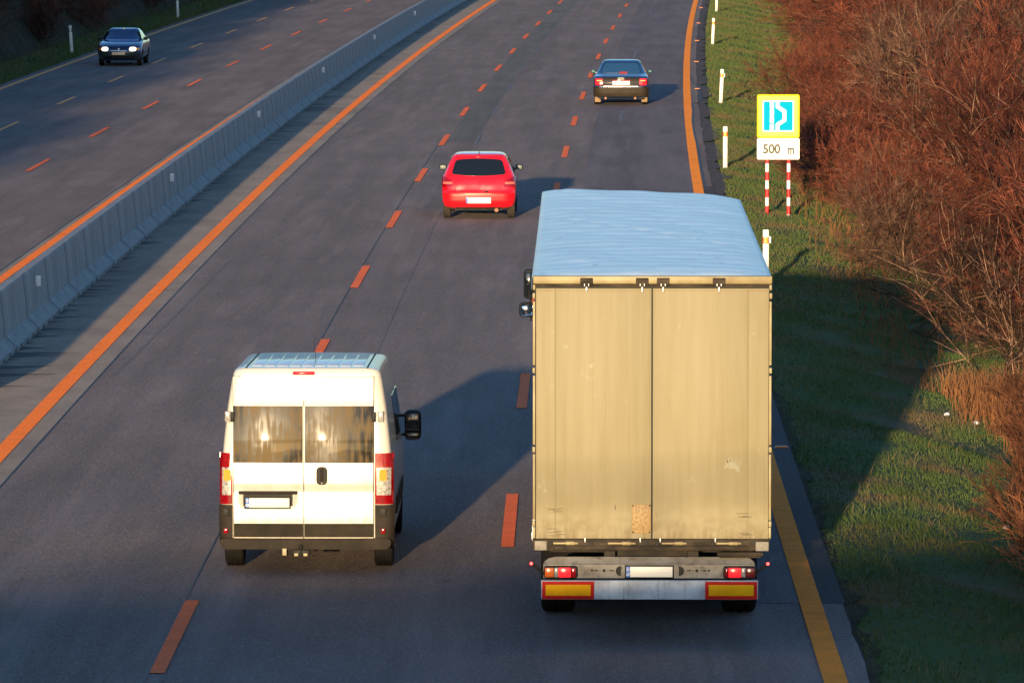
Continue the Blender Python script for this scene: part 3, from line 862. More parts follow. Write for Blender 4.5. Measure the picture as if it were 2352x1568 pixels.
def pp(name, m, par, sh, *a, label=None, **k):
    return finish(patch(sh, *a, **k), name, m, par, 30, label)
def cut(o, cutters):
    """subtract closed bmeshes from a mesh object, baking the result"""
    tmp = []
    for c in cutters:
        bmesh.ops.recalc_face_normals(c, faces=c.faces[:])
        me = bpy.data.meshes.new('cutter'); c.to_mesh(me); c.free()
        co = bpy.data.objects.new('cutter', me); C.objects.link(co); tmp.append(co)
        md = o.modifiers.new('cut', 'BOOLEAN'); md.operation = 'DIFFERENCE'; md.object = co; md.solver = 'EXACT'
        co.matrix_world = o.matrix_world if False else Matrix.Identity(4)
    par = o.parent; o.parent = None
    bpy.context.view_layer.update()
    me = bpy.data.meshes.new_from_object(o.evaluated_get(bpy.context.evaluated_depsgraph_get()))
    o.modifiers.clear(); o.data = me; o.parent = par
    for c in tmp: bpy.data.objects.remove(c)
    bm = bmesh.new(); bm.from_mesh(me)
    for f in bm.faces: f.smooth = True
    for e in bm.edges:
        e.smooth = len(e.link_faces) == 2 and e.calc_face_angle(0) < R(35)
    bm.to_mesh(me); bm.free()
M_RUB = mat('tyre_rubber', (.012, .011, .011), spec=.15, rough=.9, var=.3, vscale=8, bump=.003, bscale=40)
M_RUBD = mat('dusty_tyre_rubber', (.032, .027, .022), rough=.9, var=.35, vscale=6)
M_RIM = mat('wheel_alloy', (.35, .35, .36), rough=.35, metal=.9)
M_BLACK = mat('black_plastic', (.016, .016, .016), spec=.2, rough=.55, var=.2, vscale=5)
M_UNDER = mat('underbody', (.03, .026, .022), rough=.9, var=.4, vscale=7)
M_GLASS = mat('dark_glass', (.008, .010, .012), rough=.04, spec=.9, coat=.6)
M_CHROME = mat('chrome', (.75, .75, .76), rough=.12, metal=1)
M_LRED = mat('red_lens', (.24, .002, .006), rough=.12, coat=.8, var=.3, vscale=25)
M_LREDG = mat('lit_red_lens', (.75, .01, .015), rough=.2, emit=((1, .02, .03), .45))
M_LAMB = mat('amber_lens', (.85, .30, .02), rough=.15, coat=.6)
M_LCLR = mat('clear_lens', (.30, .29, .28), rough=.25, coat=.6, var=.5, vscale=30)
M_PLATEW = mat('number_plate', (.86, .83, .72), rough=.4)
M_BLUEB = mat('plate_blue', (.02, .16, .55), rough=.4)
M_HEAD = mat('lit_headlight', (.9, .9, .85), rough=.2, emit=((1, .88, .62), 1.0))
def wheel(par, x, y, r, w, dusty=False, side=1, steer=0):
    bm = bmesh.new(); h = w / 2; g_ = .012; k = r
    pr = [(-h * .80, r * .62), (-h, r * .70), (-h, r * .88), (-h * .88, r * .97), (-h * .72, r)]
    gx = [-.45, -.15, .15, .45]
    for q in gx: pr += [(h * q - .009, r), (h * q - .008, r - g_), (h * q + .008, r - g_), (h * q + .009, r)]
    pr += [(h * .72, r), (h * .88, r * .97), (h, r * .88), (h, r * .70), (h * .80, r * .62)]
    lathe_x(bm, pr, x, y, r, 36)
    t = finish(bm, 'wheel', M_RUBD if dusty else M_RUB, par, 40)
    bm = bmesh.new(); s = side
    lathe_x(bm, [(s * h * .55, r * .615), (s * h * .84, r * .60), (s * h * .70, r * .54), (s * h * .45, r * .45), (s * h * .5, r * .16), (s * h * .72, r * .14), (s * h * .72, .01)], x, y, r, 28)
    for i in range(5):
        a = i * 2 * math.pi / 5
        box(bm, (x + s * h * .62, y + math.cos(a) * r * .34, r + math.sin(a) * r * .34), (.03, r * .14, r * .44), .008, 1, None) if False else None
    finish(bm, 'rim', M_RIM, t, 40)
    return t
def arches(xs, ys, r, w):
    out = []
    for x in xs:
        for y in ys:
            bm = bmesh.new(); lathe_x(bm, [(-w / 2, r), (w / 2, r)], x, y, r * .86, 28); out.append(bm)
    return out
def number_plate(par, cx, y, zc, w, h, code, tilt=0, facing=-1, frame=True, txt=True):
    """facing -1: looks towards -Y"""
    rot = Matrix.Rotation(tilt, 3, 'X')
    fr = B('number_plate', M_BLACK if frame else M_PLATEW, par, ((cx, y, zc), (w + .03, .012, h + .03), .004, rot))
    fy = facing * .009
    bandw = w * .085
    d = rot @ Vector((0, fy, 0))
    B('plate_face', M_PLATEW, fr, ((cx + (-facing) * bandw / 2, y + d.y, zc + d.z), (w - bandw, .008, h), .001, rot))
    bd = B('country_band', M_BLUEB, fr, ((cx + facing * (w - bandw) / 2, y + d.y * 1.1, zc + d.z), (bandw, .008, h), .001, rot))
    if txt:
        text_mesh('lettering', code, bandw * .85, M_PLATEW, bd, (cx + facing * (w - bandw) / 2, y + facing * .0145, zc - h * .27), (R(90), 0, 0 if facing < 0 else R(180)), sx=.85, depth=.0008)
        bm = bmesh.new()
        for i in range(12):
            a = i * math.pi / 6
            box(bm, (cx + facing * (w - bandw) / 2 + math.cos(a) * bandw * .28, y + facing * .014, zc + h * .2 + math.sin(a) * bandw * .28), (.004, .002, .004))
        finish(bm, 'star_ring', M_AMB, bd, 0)
    return fr

# ------------------------------------------------------------------ white panel van
M_VAN = mat('van_white_paint', (.60, .59, .55), rough=.30, coat=.5, var=.03, vscale=2)
add_color_layers(M_VAN, [('Object', (6, 6, .5), 1.4, .5, .75, (.42, .36, .24), .4)])
add_height_grime(M_VAN, .4, 1.5, (.40, .32, .18), .5, 3, (4, 4, .5))
M_VBLK = mat('van_grey_plastic', (.030, .025, .021), spec=.12, rough=.7, var=.25, vscale=4)
M_VTRIM = mat('van_dark_trim', (.024, .020, .015), spec=.12, rough=.7, var=.25, vscale=5)
def streaky_glass():
    m = mat('dirt_and_reflection_glass', (.012, .010, .008), rough=.3, spec=.10, coat=.40)
    m.node_tree.nodes['Principled BSDF'].inputs['Coat Roughness'].default_value = .035
    nt = m.node_tree; N = nt.nodes; L = nt.links; b = N['Principled BSDF']
    tc = N.new('ShaderNodeTexCoord'); mp = N.new('ShaderNodeMapping'); mp.inputs['Scale'].default_value = (14, 1, 1.6)
    mp.inputs['Rotation'].default_value = (0, R(7), 0)
    L.new(tc.outputs['Object'], mp.inputs[0])
    n = N.new('ShaderNodeTexNoise'); n.inputs['Scale'].default_value = 1.6; n.inputs['Detail'].default_value = 5; L.new(mp.outputs[0], n.inputs['Vector'])
    n2 = N.new('ShaderNodeTexNoise'); n2.inputs['Scale'].default_value = 3.0; n2.inputs['Detail'].default_value = 3; L.new(tc.outputs['Object'], n2.inputs['Vector'])
    ad = N.new('ShaderNodeMath'); ad.operation = 'ADD'; L.new(n.outputs['Fac'], ad.inputs[0]); L.new(n2.outputs['Fac'], ad.inputs[1])
    mr = N.new('ShaderNodeMapRange'); mr.inputs[1].default_value = .88; mr.inputs[2].default_value = 1.12
    L.new(ad.outputs[0], mr.inputs[0])
    mx = N.new('ShaderNodeMix'); mx.data_type = 'RGBA'; L.new(mr.outputs[0], mx.inputs[0])
    mx.inputs[6].default_value = (.010, .008, .006, 1); mx.inputs[7].default_value = (.10, .064, .018, 1)  # golden tone of the dirt also stands in for the reflected treeline
    L.new(mx.outputs[2], b.inputs['Base Color'])
    mr2 = N.new('ShaderNodeMapRange'); mr2.inputs[1].default_value = .88; mr2.inputs[2].default_value = 1.12
    mr2.inputs[3].default_value = .26; mr2.inputs[4].default_value = .45; L.new(ad.outputs[0], mr2.inputs[0]); L.new(mr2.outputs[0], b.inputs['Roughness'])
    bp = N.new('ShaderNodeBump'); bp.inputs['Distance'].default_value = .03; bp.inputs['Strength'].default_value = .4
    n4 = N.new('ShaderNodeTexNoise'); n4.inputs['Scale'].default_value = 1.6; L.new(tc.outputs['Object'], n4.inputs['Vector']); L.new(n4.outputs['Fac'], bp.inputs['Height'])
    L.new(bp.outputs[0], b.inputs['Normal'])
    return m
def build_van(loc, rz):
    v = thing('panel_van', 'white panel van seen from behind with dirty tinted rear windows and black tow bar', 'van', loc, rz)
    wf = lambda p: -.030 * p.y * max(0, min(1, (p.z - 1.4) / .8))
    sh = Shell([(.31, .96, .10, 5.20), (.37, 1.00, .03, 5.33), (.50, 1.015, .03, 5.38), (.80, 1.025, .03, 5.36), (1.00, 1.025, .035, 5.22), (1.15, 1.022, .04, 4.95),
                (1.30, 1.012, .05, 4.62), (1.60, .985, .075, 4.35), (2.0, .942, .115, 4.0), (2.30, .895, .145, 3.75), (2.385, .875, .155, 3.66), (2.425, .852, .17, 3.60), (2.448, .815, .20, 3.50), (2.455, .77, .25, 3.4)],
               rr=.10, rf=.35, br=.02, bf=.12, warp=wf)
    body = finish(sh.mesh(3, 28, 12), 'body', M_VAN, v, 40)
    cut(body, arches((-.98, .98), (.90, 4.35), .40, .34))
    # roof ribs
    bm = bmesh.new()
    for i in range(9):
        x = -.60 + i * .15
        L0, L1 = (.42, 3.15) if 0 < i < 8 else (.5, 3.0)
        vs = box(bm, (x, (L0 + L1) / 2, 2.452), (.130, L1 - L0, .018), .006, 2)
        for q in vs: q.co.z += wf(Vector((0, q.co.y, 2.4)))
    finish(bm, 'roof_rib', M_VAN, v, 40)
    bm = bmesh.new()
    for x in (-.72, .72):
        vs = box(bm, (x, 1.7, 2.452), (.025, 3.0, .012), .004, 1)
        for q in vs: q.co.z += wf(Vector((0, q.co.y, 2.4)))
    finish(bm, 'roof_gutter', M_VBLK, v, 40)
    # rear doors
    def dz(x, z):
        d = 0
        if z < 1.06: d -= (.020 * min(1, (1.06 - z) / .05) if z > .97 else (.020 * max(0, 1 - (.97 - z) / .3)))
        if z > 2.005: d += -.012 * min(1, (z - 2.005) / .05)
        return d
    def dzl(x, z):
        d = dz(x, z)
        if -.80 < x < -.115 and .775 < z < .985:
            e = min(1, (x + .80) / .05, (-.115 - x) / .05, (z - .775) / .04)
            d = -.026 * max(0, e)
        return d
    pp('door_seal', M_BLACK, v, sh, 'rear', -.872, .802, .425, 2.352, off=.010, na=20, nz=12)
    hl = lambda t: -.866 if t < .45 else -.866 + (t - .45) * .04
    dl = pp('rear_door', M_VAN, v, sh, 'rear', -.862, -.036, .435, 2.343, off=.034, na=44, nz=70, back=.03, disp=dzl, label='left rear door with the number plate recess')
    dr = pp('rear_door', M_VAN, v, sh, 'rear', -.026, .792, .435, 2.343, off=.034, na=24, nz=70, back=.03, disp=dz, label='right rear door with the handle')
    MG = streaky_glass()
    gd = lambda x, z: -.07 * (z - 1.62) ** 2 - .10 * (abs(x + .035) - .42) ** 2 + .02
    pp('window', MG, dl, sh, 'rear', -.862, -.042, 1.326, 2.0, off=.047, na=20, nz=24, back=.02, disp=gd)
    pp('window', MG, dr, sh, 'rear', -.020, .793, 1.326, 2.0, off=.047, na=20, nz=24, back=.02, disp=gd)
    pp('trim_panel', M_VTRIM, dl, sh, 'rear', -.860, -.038, .445, .608, off=.044, na=10, nz=4, back=.012)
    pp('trim_panel', M_VTRIM, dr, sh, 'rear', -.024, .790, .445, .608, off=.044, na=10, nz=4, back=.012)
    B('plate_light_bar', M_VBLK, dl, ((-.457, .012, .974), (.70, .035, .040), .012))
    number_plate(dl, -.463, .005, .855, .52, .112, 'CZ')
    bm = bmesh.new(); prism(bm, rrect(.118, 1.07, .248, 1.285, .05, 5), 'y', -.012, .03)
    hd = finish(bm, 'door_handle', M_BLACK, dr, 30)
    bm = bmesh.new(); box(bm, (.183, -.02, 1.185), (.035, .02, .15), .008); finish(bm, 'grip', M_VTRIM, hd, 30)
    bm = bmesh.new(); tube(bm, (.183, -.022, 1.092), (.183, -.01, 1.092), .010, n=10); finish(bm, 'lock', M_CHROME, hd, 30)
    # corner posts lamps
    for s in (-1, 1):
        c = -.035 if s < 0 else -.02
        a_out, a_in = s * 1.018, s * .885 + c
        if s > 0: a_in = .812
        else: a_in = -.880
        tl = pp('tail_light', M_LRED, v, sh, 'rear', a_in, a_out, .835, 1.44, off=.020, na=14, nz=10, back=.04, label='red, amber and clear tail light')
        ai, ao = a_in + s * .018, a_out - s * .03
        pp('clear_section', M_LCLR, tl, sh, 'rear', ai, ao, .945, 1.27, off=.024, na=8, nz=6, back=.01)
        cx = (ai + ao) / 2; yy = sh.rear(cx, 1.18) - .026
        bm = bmesh.new(); prism(bm, rrect(cx - .042, 1.115, cx + .042, 1.25, .02), 'y', yy - .012, yy + .01); finish(bm, 'turn_signal', M_LAMB, tl)
        bm = bmesh.new(); tube(bm, (cx, yy + .02, 1.03), (cx, yy - .012, 1.03), .045, .036, 18); finish(bm, 'reversing_light', M_LCLR, tl)
        bm = bmesh.new()
        for k in range(7): box(bm, (cx, sh.rear(cx, 1.36) - .0235, 1.30 + k * .019), (.10, .008, .006))
        finish(bm, 'lens_ridge', M_LRED, tl)
        pp('corner_trim', M_VBLK, v, sh, 'rear', a_in, s * 1.012, .36, .828, off=.034, na=12, nz=8, back=.04)
        B('lower_hinge', M_BLACK, v, ((s * .955 + (.0 if s < 0 else -.045), -.012, .745), (.072, .03, .10), .006))
        B('rear_reflector', M_LREDG if False else M_LRED, v, ((s * .945 + (-.012 if s < 0 else -.035), -.012, .522), (.052, .02, .062), .008))
        B('upper_hinge', M_BLACK, v, ((s * .875 + (-.002 if s < 0 else -.075), .055, 1.873), (.042, .04, .118), .010))
        B('hinge_plate', M_LCLR, v, ((s * .935 + (.0 if s < 0 else -.055), .082, 1.873), (.07, .03, .13), .010))
    bm = bmesh.new()
    prism(bm, [(-1.03, .25 + .11), (-1.02, .432), (1.0, .432), (1.01, .36), (.96, .305), (-.98, .305)], 'y', -.06, .12)
    bmesh.ops.bevel(bm, geom=[e for e in bm.edges], offset=.015, segments=2, affect='EDGES')
    finish(bm, 'bumper', M_VBLK, v, 40)
    B('brake_light', M_LREDG, v, ((-.035, .118, 2.388), (.262, .05, .044), .018), label='high red brake light above the doors')
    B('underbody', M_UNDER, v, ((-.0, 2.7, .40), (1.7, 5.0, .16), .02), ((-.45, .25, .31), (.5, .2, .06), .01), ((.55, .3, .31), (.4, .2, .07), .01))
    tb = B('tow_bar', M_BLACK, v, ((-.06, .02, .265), (.20, .16, .07), .01), ((-.25, .05, .27), (.05, .06, .08), .006))
    bm = bmesh.new(); tube(bm, (-.065, -.07, .24), (-.065, -.07, .33), .012, n=10); bmesh.ops.create_uvsphere(bm, u_segments=12, v_segments=8, radius=.028, matrix=Matrix.Translation((-.065, -.07, .34)))
    finish(bm, 'tow_ball', M_BLACK, tb)
    M_TOWY = mat('yellowed_metal', (.4, .34, .2), rough=.5)
    B('socket_cover', M_TOWY, tb, ((-.26, -.045, .275), (.05, .02, .085), .006), ((-.12, -.07, .245), (.05, .02, .035), .006), ((-.01, -.07, .245), (.05, .02, .035), .006))
    for s in (-1, 1):
        for y in (.9, 4.35): wheel(v, s * .895, y, .335, .225, side=s)
    # right side glass, mirror, handles
    for f_ in ('right', 'left'):
        pp('side_window', M_GLASS, v, sh, f_, 3.35, lambda t: 4.35 - .45 * t, 1.36, 1.98, off=.006, na=8, nz=5)
        pp('side_window', M_GLASS, v, sh, f_, 2.15, 3.15, 1.38, 1.98, off=.006, na=8, nz=5)
        pp('side_moulding', M_VBLK, v, sh, f_, 1.35, 3.85, .58, .78, off=.018, na=8, nz=3, back=.02)
    for s in (-1, 1):
        # big towing mirror on two arms, far forward; the left one is hidden behind the body
        mx_, my_ = s * (1.15 if s > 0 else 1.02), 4.25
        mr = B('mirror', M_BLACK, v, ((mx_, my_, 1.37), (.21, .16, .38), .06), ((s * 1.0, my_, 1.49), (.2, .03, .035), .008), ((s * 1.0, my_, 1.25), (.2, .03, .035), .008))
        M_MIR = mat('mirror_glass', (.02, .025, .03), rough=.05, spec=.8)
        B('mirror_glass', M_MIR, mr, ((mx_, my_ - .083, 1.42), (.17, .008, .22), .02), ((mx_, my_ - .083, 1.235), (.16, .008, .09), .015))
    bm = bmesh.new(); tube(bm, (.06, 1.3, 2.41), (.05, 1.0, 2.78), .004, .002, 6); finish(bm, 'antenna', M_BLACK, v)
    pp('windscreen', M_GLASS, v, sh, 'front', lambda t: -.88 + .05 * t, lambda t: .88 - .05 * t, 1.32, 2.2, off=.006, na=12, nz=6)
    return v

# ------------------------------------------------------------------ articulated lorry
M_DOOR = mat('cream_door_panel', (.258, .226, .136), rough=.55, col2=(.234, .202, .114), vscale=2.2, vstretch=(5, 1, .35), thr=(.36, .66), spec=.3)
add_color_layers(M_DOOR, [('Object', (14, 1, .35), 2.0, .50, .72, (.19, .165, .07), .32), ('Object', (1, 1, .5), 1.6, .55, .72, (.19, .155, .07), .3),
                          ('Object', (2, 1, 1.4), 2.6, .64, .70, (.33, .34, .26), .55)])
add_height_grime(M_DOOR, 1.18, 1.62, (.36, .33, .23), .75, 5, (1.6, 1, 2))
add_height_grime(M_DOOR, 1.17, 1.42, (.16, .12, .06), .75, 7, (4, 1, .6))
M_FRAME = mat('cream_steel_frame', (.29, .245, .12), rough=.5, col2=(.21, .16, .07), vscale=5, thr=(.4, .68))
M_SILL = mat('grimy_steel', (.028, .023, .018), spec=.15, rough=.8, col2=(.075, .058, .040), vscale=4, vstretch=(1, 1, 3), thr=(.4, .68))
M_BOARD = mat('grimy_lamp_board', (.27, .255, .22), rough=.65, col2=(.15, .128, .10), vscale=3, vstretch=(1, 1, 2), thr=(.42, .66))
add_color_layers(M_BOARD, [('Object', (1, 1, 1), 9, .56, .68, (.06, .055, .05), .7)])
M_BAR = mat('pale_underrun_bar', (.62, .64, .64), rough=.5, col2=(.40, .41, .42), vscale=3, thr=(.45, .62))
add_color_layers(M_BAR, [('Object', (14, 1, 1.5), 2, .55, .7, (.20, .20, .21), .6)])
M_TARP = mat('roof_tarpaulin', (.74, .92, .94), rough=.42, var=.05, vscale=1.5, coat=.1)
add_color_layers(M_TARP, [('Object', (1, 1, 1), 5, .60, .68, (.25, .27, .30), .5), ('Object', (.4, .4, 1), 3, .55, .7, (.55, .55, .62), .4)])
M_CURT = mat('side_curtain', (.45, .42, .36), rough=.6, var=.1)
M_OSB = mat('rusty_speckled_plate', (.34, .23, .095), rough=.6, col2=(.22, .13, .05), vscale=40, thr=(.42, .6))
M_MRED = mat('marker_red', (.62, .02, .012), rough=.6, var=.1, vscale=8, spec=.12)
M_MYEL = mat('marker_yellow', (1.0, .43, .003), rough=.6, var=.08, vscale=8, spec=.12)
add_color_layers(M_MYEL, [('Object', (30, 1, 3), 3, .58, .72, (.45, .25, .02), .5)])
def build_truck(loc, rz):
    t = thing('articulated_lorry', 'large cream semi-trailer lorry seen from behind with pale blue tarpaulin roof', 'lorry', loc, rz)
    B('trailer_body', M_CURT, t, ((0, 6.83, 2.5), (2.5, 13.55, 2.9), .02))
    # roof tarpaulin with bows
    nx, ny = 44, 190
    X = np.linspace(-1.285, 1.285, nx + 1); Y = np.linspace(-.02, 13.75, ny + 1)
    V = []
    ra = np.random.default_rng(5); ph = ra.uniform(0, 6, 12)
    for yv in Y:
        for xv in X:
            e = 1 - (abs(xv) / 1.285) ** 8
            bow = .015 * (abs(math.cos(yv * math.pi / .62 + .3 * math.sin(xv * 2 + ph[0]))) ** .7)
            wr = .006 * math.sin(3.1 * xv + 2.3 * yv + ph[1]) + .004 * math.sin(7 * xv - 3.7 * yv + ph[2]) + .008 * max(0, math.sin(1.3 * xv * 2 + .9 * yv + ph[3])) ** 6
            diag = .016 * math.exp(-((xv + .45 * (yv - 6) - .2) / .05) ** 2) + .010 * math.exp(-((xv - .3 * (yv - 3) + .3) / .04) ** 2) + .008 * math.exp(-((xv + .25 * (yv - 9.5)) / .05) ** 2)
            frt = .10 * (yv / 13.6) ** 2 * max(0, .5 - xv / 2.57)
            rf_ = min(1, max(0, (yv + .02) / .4)) ** .7
            z = 4.006 + e * (.010 + rf_ * (.018 + .02 * (1 - (xv / 1.285) ** 2) + bow + wr - diag)) + frt
            V.append((xv + .008 * (1 if xv > 0 else -1) * abs(math.sin(yv * math.pi / .31)) * (1 - e), yv, z))
    n = nx + 1
    for yv in (Y):  # turned-down side edges
        pass
    F = [[i * n + j, i * n + j + 1, (i + 1) * n + j + 1, (i + 1) * n + j] for i in range(ny) for j in range(nx)]
    base = len(V)
    for i, yv in enumerate(Y):
        for s, j in ((-1, 0), (1, nx)):
            v0 = V[i * n + j]; V.append((v0[0] + s * .006, v0[1], 3.86 + .012 * math.sin(yv * 9)))
    for i in range(ny):
        F.append([i * n, (i + 1) * n, base + 2 * (i + 1), base + 2 * i])
        F.append([(i + 1) * n + nx, i * n + nx, base + 2 * i + 1, base + 2 * (i + 1) + 1])
    b2 = len(V)
    for j in range(n): v0 = V[ny * n + j]; V.append((v0[0], v0[1], 3.86))
    for j in range(nx): F.append([ny * n + j, ny * n + j + 1, b2 + j + 1, b2 + j])
    o = mesh_np('roof_tarpaulin', np.array(V), np.array(F), M_TARP, t)
    o.data.polygons.foreach_set('use_smooth', np.ones(len(F), dtype=bool))
    # rear portal
    hd = B('header_beam', M_FRAME, t, ((.008, -.030, 3.978), (2.57, .10, .084), .008))
    B('header_recess', M_SILL, t, ((.008, .012, 3.915), (2.52, .05, .05), .004))
    for x in (-.702, -.103, .122, .723):
        lk = B('door_lock', M_SILL, t, ((x, -.075, 3.962), (.138, .03, .078), .008), ((x, -.09, 3.935), (.085, .03, .04), .006))
        B('lock_rod', M_GALV, lk, ((x, -.075, 3.875), (.020, .02, .06), .004), ((x - .022, -.10, 3.925), (.012, .015, .03), .003), ((x + .022, -.10, 3.925), (.012, .015, .03), .003))
    for s in (-1, 1):
        x0, x1 = (-1.248, -.001) if s < 0 else (.011, 1.262)
        dr = B('rear_door', M_DOOR, t, (((x0 + x1) / 2, -.03, 2.533), (x1 - x0 - .004, .05, 2.705), .006), label=('left' if s < 0 else 'right') + ' cream rear door with grime streaks')
        xi0, xi1 = (-1.03, -.02) if s < 0 else (.03, 1.03)
        B('inner_panel', M_DOOR, dr, (((xi0 + xi1) / 2, -.056, 2.533), (xi1 - xi0, .010, 2.66), .004))
        B('edge_groove', mat('groove_tone', (.19, .175, .09), rough=.7), dr, ((s * 1.040, -.0555, 2.533), (.014, .004, 2.69)))  # slightly darker strip along the inner panel edge
        bm = bmesh.new()
        for zr in (1.34, 2.15, 3.0, 3.78):
            for dx, dz_ in ((.05, .05), (.05, -.05), (.10, .0)):
                tube(bm, (s * (1.25 - dx), -.052, zr + dz_), (s * (1.25 - dx), -.060, zr + dz_), .011, .008, 8)
        finish(bm, 'rivet', M_FRAME, dr, 0)
        B('top_grime_strip', mat('rust_line', (.22, .13, .05), rough=.8), dr, (((x0 + x1) / 2, -.0565, 3.862), (x1 - x0 - .03, .003, .006)))
        cp = B('corner_post', M_FRAME, t, *[((s * 1.272 + .005, -.02, (a + b) / 2), (.026, .06, b - a - .012), .004) for a, b in ((1.18, 1.31), (1.375, 2.10), (2.19, 2.95), (3.05, 3.75), (3.86, 3.93))])
        B('hinge', M_FRAME, cp, *[((s * 1.274 + .005, -.034, z), (.030, .06, .062), .006) for z in (1.342, 2.145, 3.0, 3.805)])
    B('door_gasket', M_BLACK, t, ((.006, -.01, 2.53), (2.53, .03, 2.74)))
    B('mounting_plate', M_OSB, t, ((-.108, -.069, 1.398), (.205, .012, .312), .002), label='rusty speckled plate on the left door')
    bm = bmesh.new()
    for x in (-.20, -.02):
        for z in (1.255, 1.54): tube(bm, (x, -.07, z), (x, -.08, z), .010, n=8)
    finish(bm, 'bolt', M_SILL, t, 0)
    # scuffs where the buffers touch
    M_SC = mat('scuff', (.12, .10, .06), rough=.8)
    drs = [o for o in t.children if o.name.startswith('rear_door')]
    for x0, d_ in ((-1.03, drs[0]), (1.03, drs[1])):
        for k in range(9):
            z = random.choice([1.22, 1.25, 1.28, 1.42, 1.45, 1.48, 1.5]); w_ = random.uniform(.04, .13)
            B('scuff_mark', M_SC, d_, ((x0 + random.uniform(-.06, .06), -.0625, z + random.uniform(-.01, .01)), (w_, .002, .007)))
    for (x, z, h) in ((-.39, 1.52, .045), (.82, 2.02, .03), (.85, 2.03, .02), (.06, 1.42, .01)):
        B('scuff_mark', M_SC, drs[0 if x < 0 else 1], ((x, -.0625, z), (.012, .002, h)))
    # sill
    sl = B('rear_sill', M_SILL, t, ((-.004, .0, 1.110), (2.555, .12, .126), .010), ((-.0, -.07, 1.082), (2.1, .04, .05), .012))
    B('end_bracket', M_BOARD, sl, ((-1.195, -.066, 1.105), (.13, .015, .10), .006)); B('end_bracket', M_BOARD, sl, ((1.195, -.066, 1.10), (.14, .015, .10), .006))
    for x0, x1 in ((-1.03, -.76), (-.44, -.14), (.14, .41), (.73, 1.0)):
        m_ = (x0 + x1) / 2
        B('lock_lever', M_FRAME, sl, ((m_ - .03, -.075, 1.132), (x1 - x0, .02, .022), .006), ((m_ + .02, -.082, 1.132), (.10, .02, .038), .010), ((m_ + .02, -.094, 1.132), (.03, .01, .02), .003))
    B('lock_pin', M_GALV, sl, *[((x, -.07, 1.165), (.014, .02, .05), .003) for x in (-.716, -.12, .095, .69)])
    B('keeper', M_UNDER, sl, *[((x, -.072, 1.13), (.045, .03, .05), .006) for x in (-.66, -.06, .06, .66, -1.09, 1.09)])
    B('chassis', M_UNDER, t, ((0, 6.5, .93), (1.0, 12.5, .2), .02), ((-.45, 1.1, .98), (.12, 2.2, .12), .01), ((.45, 1.1, .98), (.12, 2.2, .12), .01), ((0, .6, .99), (2.2, .08, .06), .01))
    bm = bmesh.new()
    box(bm, (.96, -.03, 1.012), (.50, .05, .045), .008); box(bm, (.96, -.06, .985), (.44, .03, .02), .006)
    for k in range(8): tube(bm, (.76 + k * .055, -.060, 1.014), (.76 + k * .055, -.052, 1.014), .008, n=6)
    finish(bm, 'spare_bracket', M_SILL, t)
    # lamp board
    bm = bmesh.new()
    out = [(-1.165, .757), (1.118, .757), (1.118, .905), (1.105, .935), (1.07, .962), (1.02, .975), (-1.05, .975), (-1.11, .962), (-1.15, .935), (-1.165, .905)]
    lower = [bm.verts.new((x, -.10, z)) for x, z in ((-1.165, .757), (1.118, .757), (1.118, .905), (-1.165, .905))]
    bm.faces.new(lower)
    up = [bm.verts.new((x, -.10 + (z - .905) * 1.1, z)) for x, z in ((1.118, .908), (1.105, .935), (1.07, .962), (1.02, .978), (-1.05, .978), (-1.11, .962), (-1.15, .935), (-1.165, .908))]
    bm.faces.new(up)
    r_ = bmesh.ops.extrude_face_region(bm, geom=bm.faces[:]); bmesh.ops.translate(bm, vec=(0, .03, 0), verts=[q for q in r_['geom'] if isinstance(q, bmesh.types.BMVert)])
    bd = finish(bm, 'lamp_board', M_BOARD, t, 0)
    for s in (-1, 1):
        bm = bmesh.new(); q = [(math.cos(R(a)) * .055 * s, math.sin(R(a)) * .052) for a in range(-90, 91, 15)]
        cx = -.330 if s < 0 else .296
        prism(bm, [(cx + (p[0] if s > 0 else p[0]), .838 + p[1]) for p in q], 'y', -.135, -.10)
        finish(bm, 'plate_light', M_BLACK, bd, 30)
        bm = bmesh.new(); c0 = -.51 if s < 0 else .49
        tube(bm, (c0, -.106, .840), (c0, -.099, .840), .017, n=12)
        for dx in (-.085, .085): box(bm, (c0 + dx, -.103, .840), (.042, .006, .012))
        for dx, dz_ in ((-.04, 0), (.04, 0), (0, -.055), (.055, .0), (-.055, 0)): tube(bm, (c0 + dx, -.105, .840 + dz_), (c0 + dx, -.099, .840 + dz_), .005, n=6)
        tube(bm, (c0 + s * .13, -.108, .842), (c0 + s * .13, -.099, .842), .013, n=10)
        finish(bm, 'mounting_hole', M_BLACK, bd, 0)
    bm = bmesh.new()
    for x in (-.56, -.48, -.05, .03, .45, .53): box(bm, (x, -.101, .912), (.006, .006, .006))
    finish(bm, 'rivet', M_BLACK, bd, 0)
    for s in (-1, 1):
        x0, x1 = (-1.160, -.797) if s < 0 else (.775, 1.132)
        tl = B('tail_light', M_BLACK, t, (((x0 + x1) / 2, -.13, .827), (x1 - x0, .08, .132), .022), label=('left' if s < 0 else 'right') + ' tail light cluster')
        if s < 0: secs = [('turn_signal', mat('smoked_amber', (.55, .12, .02), rough=.2, coat=.6), .03, .30), ('reversing_light', M_LCLR, .31, .43), ('brake_light', M_LREDG, .44, .80), ('rear_reflector', M_LRED, .81, .95)]
        else: secs = [('rear_reflector', M_LRED, .05, .15), ('brake_light', M_LREDG, .16, .53), ('reversing_light', M_LCLR, .54, .67), ('turn_signal', mat('dark_red_lens', (.14, .01, .01), rough=.2, coat=.6), .68, .95)]
        for nm, mm, a, b in secs:
            B(nm, mm, tl, ((x0 + (x1 - x0) * (a + b) / 2, -.172, .827), ((x1 - x0) * (b - a), .016, .104), .010))
    number_plate(t, -.022, -.112, .828, .50, .112, 'LT')
    bar = B('underrun_bar', M_BAR, t, ((-.02, -.12, .636), (2.342, .10, .208), .014))
